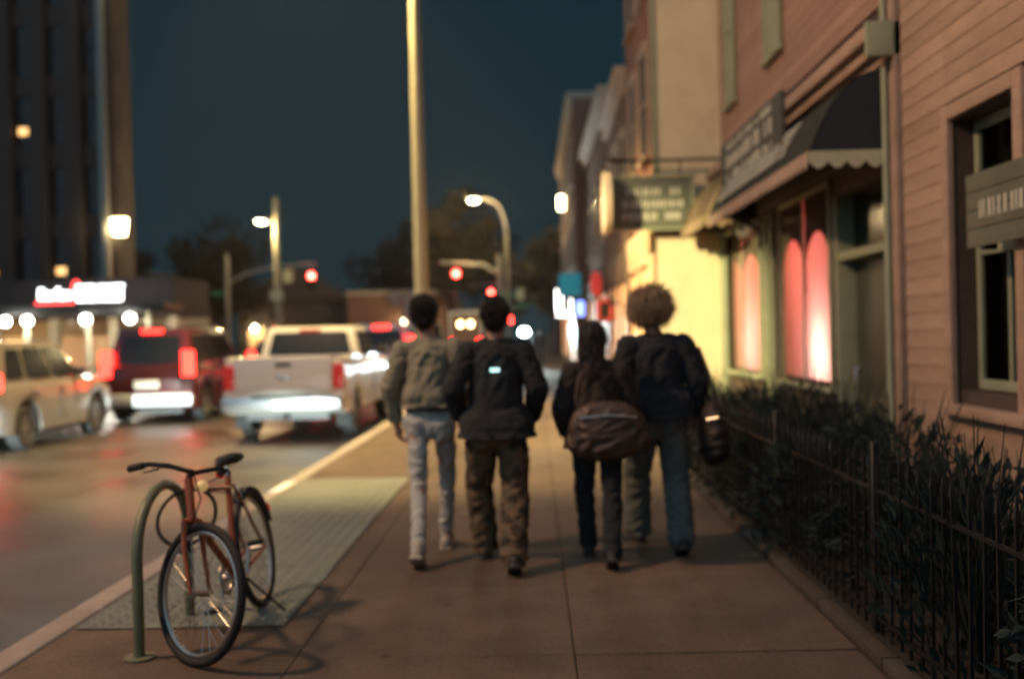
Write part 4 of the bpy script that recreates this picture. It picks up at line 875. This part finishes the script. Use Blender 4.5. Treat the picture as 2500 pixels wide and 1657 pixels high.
for s in (-1, 1):
    bm = bmesh.new(); blob(bm, V(s * .6, 4.4, .7), .16, .06, .12); obj('headlight_lens', bm, 'amber_glow', fc)

# ================================================================== BICYCLES
def ring(bm, c, Rr, r, ax_u, ax_v, seg=40, ts=8, squash=1):
    n = ax_u.cross(ax_v)
    for k in range(seg): pass
    vs = []
    for k in range(seg):
        a = k * math.tau / seg; d = ax_u * math.cos(a) + ax_v * math.sin(a)
        vs.append([bm.verts.new(c + d * (Rr + r * math.cos(q * math.tau / ts)) + n * r * squash * math.sin(q * math.tau / ts)) for q in range(ts)])
    for k in range(seg):
        for q in range(ts): bm.faces.new((vs[k][q], vs[(k + 1) % seg][q], vs[(k + 1) % seg][(q + 1) % ts], vs[k][(q + 1) % ts]))
def bicycle(label, loc, rz, steer, lean, frame_m, headlight=False):
    """local: bike points along +y, front hub at y=1.02, rear hub at y=0"""
    t = thing('bicycle', label, 'bicycle', loc, rz); t.rotation_euler = Matrix.Rotation(rz, 3, 'Z').__matmul__(Matrix.Rotation(lean, 3, 'Y')).to_euler()
    Rr = .325; rh = V(0, 0, .34); bb = V(0, .42, .28); st = V(0, .24, .80); hd_t = V(0, .84, .86); hd_b = V(0, .89, .70); fh = V(0, 1.03, .34)
    axis = (hd_t - hd_b).normalized(); SR = Matrix.Translation(hd_b) @ Matrix.Rotation(steer, 4, axis) @ Matrix.Translation(-hd_b)
    bm = bmesh.new(); tube(bm, [st, bb], .018, 10); tube(bm, [bb, hd_b], .021, 10); tube(bm, [st - V(0, -.01, .06), hd_t - axis * .03], .017, 10); tube(bm, [hd_b - axis * .02, hd_t + axis * .02], .022, 10)
    for s in (-1, 1): tube(bm, [bb + V(s * .035, -.03, 0), rh + V(s * .06, 0, 0)], .010, 8); tube(bm, [st + V(s * .02, -.01, -.05), rh + V(s * .06, 0, 0)], .009, 8)
    obj('frame', bm, frame_m, t)
    bm = bmesh.new(); tube(bm, [st, st + V(0, -.02, .07)], .013, 10); obj('seat_post', bm, 'bike_chrome', t)
    bm = bmesh.new(); sp = st + V(0, -.01, .09); rs = []
    for y, w_, h in ((-.14, .03, .01), (-.12, .075, .03), (-.06, .085, .035), (0, .05, .03), (.08, .025, .025), (.14, .018, .018), (.155, .008, .006)):
        rs.append([sp + V(w_ * math.cos(k * math.tau / 12), y, h * math.sin(k * math.tau / 12) - (.01 if y > .1 else 0)) for k in range(12)])
    ring_tube(bm, rs); obj('saddle', bm, 'black_plastic', t)
    def wheel(hub, X, nm):
        w_ = bpy.data.objects.new('wheel', None); COL.objects.link(w_); w_.parent = t; T = (X or Matrix())
        def add(n_, bm, m_):
            bmesh.ops.transform(bm, matrix=T, verts=bm.verts); o = obj(n_, bm, m_, w_); return o
        bm = bmesh.new(); ring(bm, hub, Rr - .005, .021, V(0, 1, 0), V(0, 0, 1), 48, 10); add('tyre', bm, 'rubber')
        bm = bmesh.new(); ring(bm, hub, Rr - .036, .011, V(0, 1, 0), V(0, 0, 1), 48, 8); add('rim', bm, 'bike_chrome')
        bm = bmesh.new(); cyl(bm, hub - V(.05, 0, 0), hub + V(.05, 0, 0), .018, 12); cyl(bm, hub - V(.075, 0, 0), hub + V(.075, 0, 0), .006, 8); add('hub', bm, 'bike_chrome')
        bm = bmesh.new()
        for k in range(28):
            a = k * math.tau / 28; b = a + (.5 if k % 2 else -.5); s = -.035 if (k // 2) % 2 else .035
            cyl(bm, hub + V(s, .02 * math.cos(b), .02 * math.sin(b)), hub + V(0, (Rr - .045) * math.cos(a), (Rr - .045) * math.sin(a)), .0016, 4)
        o = add('spokes', bm, 'bike_chrome'); o['kind'] = 'stuff'
        bm = bmesh.new(); n = 16; rr = Rr + .035; pr = None
        for k in range(n + 1):
            a = R(20 if nm == 'f' else 15) + (R(125) if nm == 'f' else R(150)) * k / n; row = []
            for q in range(5):
                x = -.03 + .015 * q; z = rr + .008 * (1 - ((q - 2) / 2) ** 2); row.append(bm.verts.new(hub + V(x, z * math.cos(a), z * math.sin(a))))
            if pr:
                for q in range(4): bm.faces.new((pr[q], pr[q + 1], row[q + 1], row[q]))
            pr = row
        if nm == 'r': add('mudguard', bm, 'black_plastic')
        else: bm.free()
    wheel(rh, None, 'r'); wheel(fh, SR, 'f')
    bm = bmesh.new()
    for s in (-1, 1): tube(bm, [hd_b + V(s * .045, .01, -.03), hd_b + V(s * .055, .05, -.16), fh + V(s * .055, 0, 0)], [.014, .013, .009], 8)
    tube(bm, [hd_b + V(-.05, .01, -.03), hd_b + V(.05, .01, -.03)], .016, 8); bmesh.ops.transform(bm, matrix=SR, verts=bm.verts); obj('fork', bm, frame_m, t)
    bm = bmesh.new(); c = hd_t + axis * .03; tube(bm, [hd_t, c, c + V(0, .05, .02)], .014, 8); c = c + V(0, .05, .02)
    tube(bm, [c + V(-.26, -.15, .0), c + V(-.225, -.06, .03), c + V(-.16, 0, .03), c, c + V(.16, 0, .03), c + V(.225, -.06, .03), c + V(.26, -.15, .0)], .0125, 8)
    bmesh.ops.transform(bm, matrix=SR, verts=bm.verts); obj('handlebar', bm, 'dark_metal', t)
    for s in (-1, 1):
        bm = bmesh.new(); tube(bm, [c + V(s * .262, -.16, 0), c + V(s * .238, -.08, .022)], .018, 10); bmesh.ops.transform(bm, matrix=SR, verts=bm.verts); obj('grip', bm, 'rubber', t)
        bm = bmesh.new(); tube(bm, [c + V(s * .18, -.02, .03), c + V(s * .21, .0, .01), c + V(s * .25, -.06, -.01)], .006, 6); bmesh.ops.transform(bm, matrix=SR, verts=bm.verts); obj('brake_lever', bm, 'dark_metal', t)
    bm = bmesh.new(); tube(bm, [SR @ (c + V(.2, 0, .02)), SR @ (c + V(.1, .12, .02)), SR @ (c + V(.02, .10, -.12)), SR @ (hd_b + V(.02, .05, -.02))], .004, 6); tube(bm, [SR @ (c + V(-.2, 0, .02)), SR @ (c + V(-.1, .10, .0)), hd_t + V(-.02, .02, -.04), st + V(-.02, .05, -.09)], .004, 6); o = obj('brake_cables', bm, 'rubber', t); o['kind'] = 'stuff'
    bm = bmesh.new(); cyl(bm, bb - V(.06, 0, 0), bb + V(.06, 0, 0), .02, 12); disc_ring(bm, bb + V(.05, 0, 0), .075, .095, -.003, .003, 30)
    for k in range(5):
        a = k * 1.257; tube(bm, [bb + V(.05, 0, 0), bb + V(.05, .08 * math.cos(a), .08 * math.sin(a))], .006, 6)
    for s, a in ((1, R(-60)), (-1, R(120))):
        e = bb + V(s * .075, .17 * math.cos(a), .17 * math.sin(a)); tube(bm, [bb + V(s * .065, 0, 0), e], .010, 8)
    obj('crankset', bm, 'bike_chrome', t)
    for s, a in ((1, R(-60)), (-1, R(120))):
        e = bb + V(s * .12, .17 * math.cos(a), .17 * math.sin(a)); B('pedal', 'black_plastic', t, (e.x - .04, e.y - .035, e.z - .012, e.x + .04, e.y + .035, e.z + .012), bevel=.005)
    bm = bmesh.new()
    for dz in (.075, -.085): tube(bm, [bb + V(.05, 0, dz), rh + V(.05, 0, dz * .45)], .005, 6)
    obj('chain', bm, 'dark_metal', t)
    lm = bmesh.new(); q_ = .10 if headlight else .03; blob(lm, SR @ (c + V(0, .07, -.06)), q_, .03, q_); obj('headlight' if headlight else 'front_reflector', lm, 'headlight_glow' if headlight else 'reflector_amber_glow', t)
    bm = bmesh.new(); blob(bm, rh + V(0, -.37, .17), .025, .012, .035); obj('rear_reflector', bm, 'tail_dim', t)
    if not headlight:
        bm = bmesh.new(); blob(bm, SR @ (c + V(-.275, -.17, -.01)), .024, .018, .024); obj('bar_end_reflector', bm, 'tail_dim', t)  # red glint comes from the material's own faint glow
        bm = bmesh.new(); tube(bm, [bb + V(-.04, -.04, -.02), V(-.20, .30, .02)], .008, 6); obj('kickstand', bm, 'dark_metal', t)
    return t
mat('reflector_amber_glow', (.7, .55, .3), .3, emit=.3, ecol=(1, .6, .2), var=0)  # front reflector's glint put in as a faint amber glow
bicycle('orange framed bicycle parked facing us on the pavement at lower left', (-1.60, 5.78, 0), math.pi, R(56), R(9), 'bike_orange')
fl = thing('flood_light', 'dazzling white lamp on a stand far down the pavement beside the walkers', 'lamp', (-.36, 44, 0))
bm = bmesh.new(); blob(bm, V(0, -.07, 1.62), .19, .05, .15); obj('lens', bm, 'headlight_glow', fl)
B('lamp_housing', 'black_plastic', fl, (-.22, -.055, 1.45, .22, .08, 1.79), bevel=.02)
bm = bmesh.new(); cyl(bm, (0, 0, .5), (0, 0, 1.5), .02, 8); obj('pole', bm, 'dark_metal', fl)
for k in range(3):
    bm = bmesh.new(); cyl(bm, (0, 0, .7), (.4 * math.cos(k * 2.09), .4 * math.sin(k * 2.09), .0), .012, 8); obj('leg', bm, 'dark_metal', fl)
light('flood_light_beam', 'SPOT', (-.36, 43.85, 1.62), 2200, (.72, .97, 1), (.1, 36, .3), .05, 100, .8)
lk = thing('cable_lock', 'black cable lock looped round the green rack and the bicycle frame', 'lock', (-1.86, 5.25, .62))
bm = bmesh.new(); ring(bm, V(0, 0, 0), .15, .010, V(1, .2, .1).normalized(), V(0, .35, 1).normalized(), 32, 8); obj('cable', bm, 'rubber', lk)
B('lock_body', 'dark_metal', lk, (-.03, -.06, -.19, .03, -.01, -.11), bevel=.01)
rk = thing('bike_rack', 'green steel hoop bike rack beside the parked orange bicycle', 'bike rack', (-1.97, 4.85, 0))
bm = bmesh.new(); pts = [(0, 0, 0), (0, 0, .5)] + [(0, .36 - .36 * math.cos(k * math.pi / 10), .5 + .30 * math.sin(k * math.pi / 10)) for k in range(1, 10)] + [(0, .72, .5), (0, .72, 0)]
tube(bm, pts, .027, 14); obj('hoop', bm, 'rack_green', rk)
for y in (0, .72):
    bm = bmesh.new(); cyl(bm, (0, y, .001), (0, y, .012), .075, 18); obj('foot_plate', bm, 'rack_green', rk)

# ================================================================== PEOPLE
def person(label, loc, rz, h, J, top_m, leg_m, shoe_m, hair_m, top, leg, hair='short', sleeve=1.0, hem=.86, seed=1):
    """J: joint overrides in a 1.78 m frame (x right, y forward, z up)."""
    t = thing('person', label, 'person', loc, rz); s = h / 1.78; t.scale = (s, s, s); rr = random.Random(seed)
    j = dict(pel=(0, 0, .97), waist=(0, .01, 1.10), chest=(0, .02, 1.32), neck=(0, .015, 1.50), head=(0, .045, 1.655),
             shl=(-.178, 0, 1.425), shr=(.178, 0, 1.425), ell=(-.25, -.03, 1.16), elr=(.25, -.03, 1.16), wrl=(-.24, .08, .92), wrr=(.24, .08, .92),
             hpl=(-.09, 0, .94), hpr=(.09, 0, .94), knl=(-.10, .05, .52), knr=(.10, .05, .52), anl=(-.10, 0, .10), anr=(.10, 0, .10))
    j.update(J); j = {k: Vector(v) for k, v in j.items() if not k.startswith('toe')}; hd = j['head']
    # one continuous body
    bm = bmesh.new()
    blob(bm, hd + V(0, -.012, .02), .076, .094, .105); blob(bm, hd + V(0, .03, -.05), .058, .066, .072); blob(bm, hd + V(0, .092, -.02), .013, .02, .022); blob(bm, hd + V(0, .082, -.065), .024, .012, .010)
    for sx in (-1, 1):
        blob(bm, hd + V(sx * .076, -.005, -.01), .012, .022, .033); blob(bm, hd + V(sx * .032, .082, .018), .022, .012, .008)
    capsule(bm, j['neck'] - V(0, 0, .05), hd + V(0, -.01, -.04), .062, .056)
    capsule(bm, j['shl'] * .8 + j['chest'] * .2, j['shr'] * .8 + j['chest'] * .2, .06, .06); capsule(bm, j['chest'], j['neck'], .12, .06, fl=.75); capsule(bm, j['chest'], j['pel'], .135, .12, fl=.75); capsule(bm, j['hpl'], j['hpr'], .085, .085)
    for a in 'lr':
        sx = -1 if a == 'l' else 1
        capsule(bm, j['sh' + a], j['el' + a], .047, .037); capsule(bm, j['el' + a], j['wr' + a], .038, .026)
        capsule(bm, j['hp' + a], j['kn' + a], .078, .05); capsule(bm, j['kn' + a], j['an' + a], .05, .034)
        f = (j['wr' + a] - j['el' + a]).normalized(); p0 = j['wr' + a]; sd = V(0, 1, 0) - f * f.y; sd.normalize(); nn = f.cross(sd) * sx
        pm = p0 + f * .085; capsule(bm, p0 + f * .02, pm, .024, .03); capsule(bm, p0 + f * .04 + sd * .018, pm + sd * .026, .018, .014); capsule(bm, p0 + f * .04 - sd * .018, pm - sd * .026, .018, .014)
        for q, ln in ((-1.5, .058), (-.5, .072), (.5, .078), (1.5, .07)):
            b0 = pm + sd * q * .019; k1 = b0 + f * ln * .55 - nn * .008; k2 = k1 + f * ln * .40 - nn * .026; capsule(bm, b0, k1, .0095, .009, 8); capsule(bm, k1, k2, .009, .0075, 8)
        tb = p0 + f * .035 + sd * .026; tk = tb + f * .035 + sd * .026 - nn * .01; capsule(bm, tb, tk, .012, .0105, 8); capsule(bm, tk, tk + f * .03 + sd * .004 - nn * .012, .0105, .008, 8)
        capsule(bm, j['an' + a], j['an' + a] + V(0, .08, -.06), .032, .03)
    remesh('body', bm, 'skin', .0085, 3, parent=t)
    for sx in (-1, 1):
        bm = bmesh.new(); blob(bm, hd + V(sx * .032, .080, .004), .011, .009, .009); obj('eye', bm, 'eye', t)
    # top, cut flat at the hem and the short cuffs
    def trim(o, co, no):
        bm = bmesh.new(); bm.from_mesh(o.data); bmesh.ops.bisect_plane(bm, geom=bm.verts[:] + bm.edges[:] + bm.faces[:], plane_co=co, plane_no=no, clear_inner=True); bm.to_mesh(o.data); bm.free(); o.data.shade_smooth()
    bm = bmesh.new(); e = top
    capsule(bm, j['chest'], j['neck'] - V(0, 0, .05), .14 + e * .8, .075 + e * .3, fl=.78)
    for a in 'lr': capsule(bm, j['neck'] - V(0, 0, .03), j['sh' + a] - V(0, 0, .012), .058 + e * .3, .058 + e * .5)
    lo = V(0, 0, hem - .08) + V(j['pel'].x, j['pel'].y, 0); capsule(bm, j['chest'] + V(0, 0, .02), lo, .148 + e, .150 + e * 1.1, fl=.82)
    capsule(bm, lo + V(-.085, 0, .04), lo + V(.085, 0, .04), .118 + e + leg * 1.1, .118 + e + leg * 1.1, fl=1.1); capsule(bm, lo + V(-.075, 0, .16), lo + V(.075, 0, .16), .115 + e + leg * .9, .115 + e + leg * .9, fl=1.05); capsule(bm, j['chest'] + V(-.06, 0, .03), j['chest'] + V(.06, 0, .03), .10 + e, .10 + e, fl=.9)
    tp_ = remesh('top', bm, top_m, .010, 4, .012, (9, 9, 5), parent=t); trim(tp_, (0, 0, hem), (0, .03, 1))
    for a in 'lr':
        bm = bmesh.new(); capsule(bm, j['sh' + a], j['el' + a], .060 + e * .6, .050 + e * .75)
        if sleeve > .5: capsule(bm, j['el' + a], j['el' + a].lerp(j['wr' + a], 1.0), .051 + e * .7, .038 + e * .45)
        sl = remesh('sleeve', bm, top_m, .009, 4, .009, (12, 12, 14), parent=t)
        if sleeve > .5: trim(sl, j['el' + a].lerp(j['wr' + a], .97), j['el' + a] - j['wr' + a])
        else: trim(sl, j['sh' + a].lerp(j['el' + a], .92), j['sh' + a] - j['el' + a])
    # trousers
    bm = bmesh.new(); g = leg; capsule(bm, j['hpl'], j['hpr'], .102 + g, .102 + g, fl=1.0); capsule(bm, j['pel'] + V(0, 0, .05), j['pel'] - V(0, 0, .05), .128 + g, .12 + g, fl=.88)
    for a in 'lr':
        sx = -1 if a == 'l' else 1; capsule(bm, j['hp' + a] + V(sx * -.02, -.035, -.03), j['hp' + a] + V(0, -.02, -.08), .085 + g, .08 + g)
        capsule(bm, j['hp' + a], j['kn' + a], .090 + g, .064 + g); capsule(bm, j['kn' + a], j['an' + a] - V(0, 0, .01), .064 + g, .054 + g * 1.15)
    tr_ = remesh('trousers', bm, leg_m, .010, 4, .010, (9, 9, 11), parent=t); trim(tr_, (0, 0, .055), (0, 0, 1))
    for a in 'lr':
        p = j['an' + a]; pitch = J.get('toe' + a, 0); mt = Matrix.Rotation(pitch, 3, 'X'); bm = bmesh.new()
        capsule(bm, p + mt @ V(0, -.05, -.045), p + mt @ V(0, .15, -.06), .044, .04); capsule(bm, p + mt @ V(0, -.01, .01), p + mt @ V(0, .07, -.03), .045, .042); box(bm, p.x - .046, p.y - .095, p.z - .098, p.x + .046, p.y + .19, p.z - .075); bmesh.ops.rotate(bm, verts=bm.verts[-8:], cent=p, matrix=mt)
        remesh('shoe', bm, shoe_m, .009, 3, parent=t)
    # hair
    bm = bmesh.new(); c = hd + V(0, -.022, .035)
    if hair == 'short':
        blob(bm, c, .083, .100, .103); blob(bm, c + V(0, -.055, -.06), .062, .045, .06)
    elif hair == 'long':
        blob(bm, c, .098, .112, .112); capsule(bm, c + V(0, -.05, -.02), c + V(0, -.085, -.27), .092, .085, fl=.62); capsule(bm, c + V(0, -.06, -.2), c + V(0, -.085, -.40), .095, .06, fl=.5)
    else:
        blob(bm, c + V(0, -.01, .02), .135, .14, .135)
        for k in range(26):
            u = V(rr.gauss(0, 1), rr.gauss(-.4, 1), rr.gauss(.2, .8)).normalized(); blob(bm, c + V(u.x * .12, u.y * .12, u.z * .115 + .015), .042, .042, .042, 10, 8)
    ho = remesh('hair', bm, hair_m, .009, 2, .012, (30, 30, 12), parent=t)
    bm = bmesh.new(); vs = ho.data.vertices; N = 5000
    for k in range(N):
        v = vs[rr.randrange(len(vs))]; n_ = v.normal; p = v.co
        if p.y > hd.y + .06 and p.z < hd.z + .05: continue
        ln = rr.uniform(.015, .045) if hair != 'curly' else rr.uniform(.02, .085); dn = V(rr.gauss(0, .4), rr.gauss(-.1, .4), rr.uniform(-1.1, -.2) if hair != 'curly' else rr.gauss(0, .6)); d = (n_ * .7 + dn).normalized() * ln; w_ = d.orthogonal().normalized() * .0018
        bm.faces.new([bm.verts.new(q) for q in (p - w_, p + w_, p + d)])
    so = obj('hair_strands', bm, hair_m, ho, smooth=False); so['kind'] = 'stuff'
    return t
p1 = person('dark haired man in tan sweatshirt and pale jeans walking away at left', (-.73, 6.93, 0), R(-2), 1.82,
    dict(anl=(-.055, -.30, .13), knl=(-.075, -.06, .52), anr=(.05, .34, .10), knr=(.085, .22, .53), toel=R(-28), toer=R(8), ell=(-.265, -.05, 1.17), wrl=(-.235, .03, .93), elr=(.265, -.02, 1.18), wrr=(.20, .20, 1.02), head=(-.03, .05, 1.66)),
    'tweed', 'jeans', 'shoe_pale', 'hair_black', .012, -.008, 'short', 1, 1.03, 2)
bm = bmesh.new(); ring(bm, V(0, 0, 1.03), .152, .014, V(1, 0, 0), V(0, .86, 0), 36, 8, 1.5); obj('belt', bm, 'belt', p1)
p2 = person('person in loose black T-shirt and baggy camouflage trousers second from left', (-.25, 6.62, 0), R(2), 1.79,
    dict(anl=(-.10, .28, .10), knl=(-.13, .20, .52), anr=(.09, -.22, .12), knr=(.11, .0, .52), toel=R(8), toer=R(-24), ell=(-.285, -.05, 1.19), wrl=(-.25, .14, .99), elr=(.275, -.04, 1.18), wrr=(.24, .15, .97)),
    'black_cloth', 'camo', 'shoe_dark', 'hair_black', .030, .028, 'short', 1, .86, 3)
B('reflective_tab', 'reflector_glow', p2, (-.035, -.195, 1.30, .025, -.186, 1.325))
p3 = person('shorter long haired person in dark brown jacket carrying a shoulder bag', (.42, 6.7, 0), R(-4), 1.60,
    dict(anl=(-.09, .26, .10), knl=(-.11, .18, .52), anr=(.09, -.24, .13), knr=(.10, -.02, .52), toel=R(8), toer=R(-26), ell=(-.26, -.02, 1.16), wrl=(-.24, .12, .96), elr=(.26, .03, 1.17), wrr=(.18, .20, 1.10), head=(-.02, .05, 1.655)),
    'brown_cloth', 'navy_cloth', 'shoe_dark', 'hair_black', .04, .01, 'long', 1, .86, 4)
p4 = person('tall curly haired person in dark jacket and grey-green trousers at right', (.87, 7.05, 0), R(3), 1.79,
    dict(anl=(-.11, .28, .10), knl=(-.12, .20, .52), anr=(.11, -.20, .12), knr=(.12, .0, .52), toel=R(8), toer=R(-24), shl=(-.19, 0, 1.43), shr=(.19, 0, 1.43), ell=(-.275, -.02, 1.17), wrl=(-.26, .14, .98), elr=(.28, -.03, 1.17), wrr=(.275, .07, .93), head=(-.03, .05, 1.65)),
    'navy_cloth', 'greygreen_cloth', 'shoe_dark', 'hair_fair', .045, .030, 'curly', 1, .92, 5)
def bag(name, label, loc, w_, d_, h_, m, strap, rz=0):
    t = thing(name, label, 'bag', loc, rz); bm = bmesh.new()
    blob(bm, V(0, 0, h_ * .42), w_ / 2, d_ / 2, h_ * .44, 20, 14); blob(bm, V(0, 0, h_ * .25), w_ / 2 * 1.05, d_ / 2, h_ * .3, 20, 14); remesh('pouch', bm, m, .012, 4, .012, (9, 9, 9), parent=t)
    bm = bmesh.new(); tube(bm, strap, .012, 8); obj('strap', bm, m, t)
    bm = bmesh.new(); tube(bm, [(-w_ * .36, -d_ * .40, h_ * .62), (0, -d_ * .5, h_ * .66), (w_ * .36, -d_ * .40, h_ * .62)], .007, 6); obj('zip', bm, 'bike_chrome', t)
bag('shoulder_bag', 'slouchy brown shoulder bag at the back of the shorter person', (.47, 6.44, .74), .52, .20, .42, 'leather_brown', [(-.18, 0, .26), (-.20, .0, .40), (-.17, .02, .52), (-.10, .14, .58)])
bag('tote_bag', 'dark tote bag hanging at the right side of the tall person', (1.25, 6.98, .62), .20, .34, .50, 'bag_dark', [(.0, -.12, .40), (-.04, -.09, .62), (-.09, 0, .80), (-.05, .09, .62), (0, .12, .40)])
p5 = person('distant standing person in dark clothes on the far pavement', (.28, 43, 0), R(10), 1.85, dict(), 'navy_cloth', 'navy_cloth', 'shoe_dark', 'hair_black', .03, .01, 'short', 1, .86, 6)

# ================================================================== HAZE of the night air
hz = bmesh.new(); box(hz, -150, -20, -1.8, 150, 330, 40); ho = obj('haze', hz, None); ho['kind'] = 'stuff'
hm = bpy.data.materials.new('haze'); hm.use_nodes = True; nt = hm.node_tree; nt.nodes.clear(); out = nt.nodes.new('ShaderNodeOutputMaterial'); pv = nt.nodes.new('ShaderNodeVolumePrincipled')
pv.inputs['Color'].default_value = (.9, .85, .8, 1); pv.inputs['Density'].default_value = .0003; pv.inputs['Anisotropy'].default_value = .5; nt.links.new(pv.outputs[0], out.inputs['Volume']); ho.data.materials.append(hm)
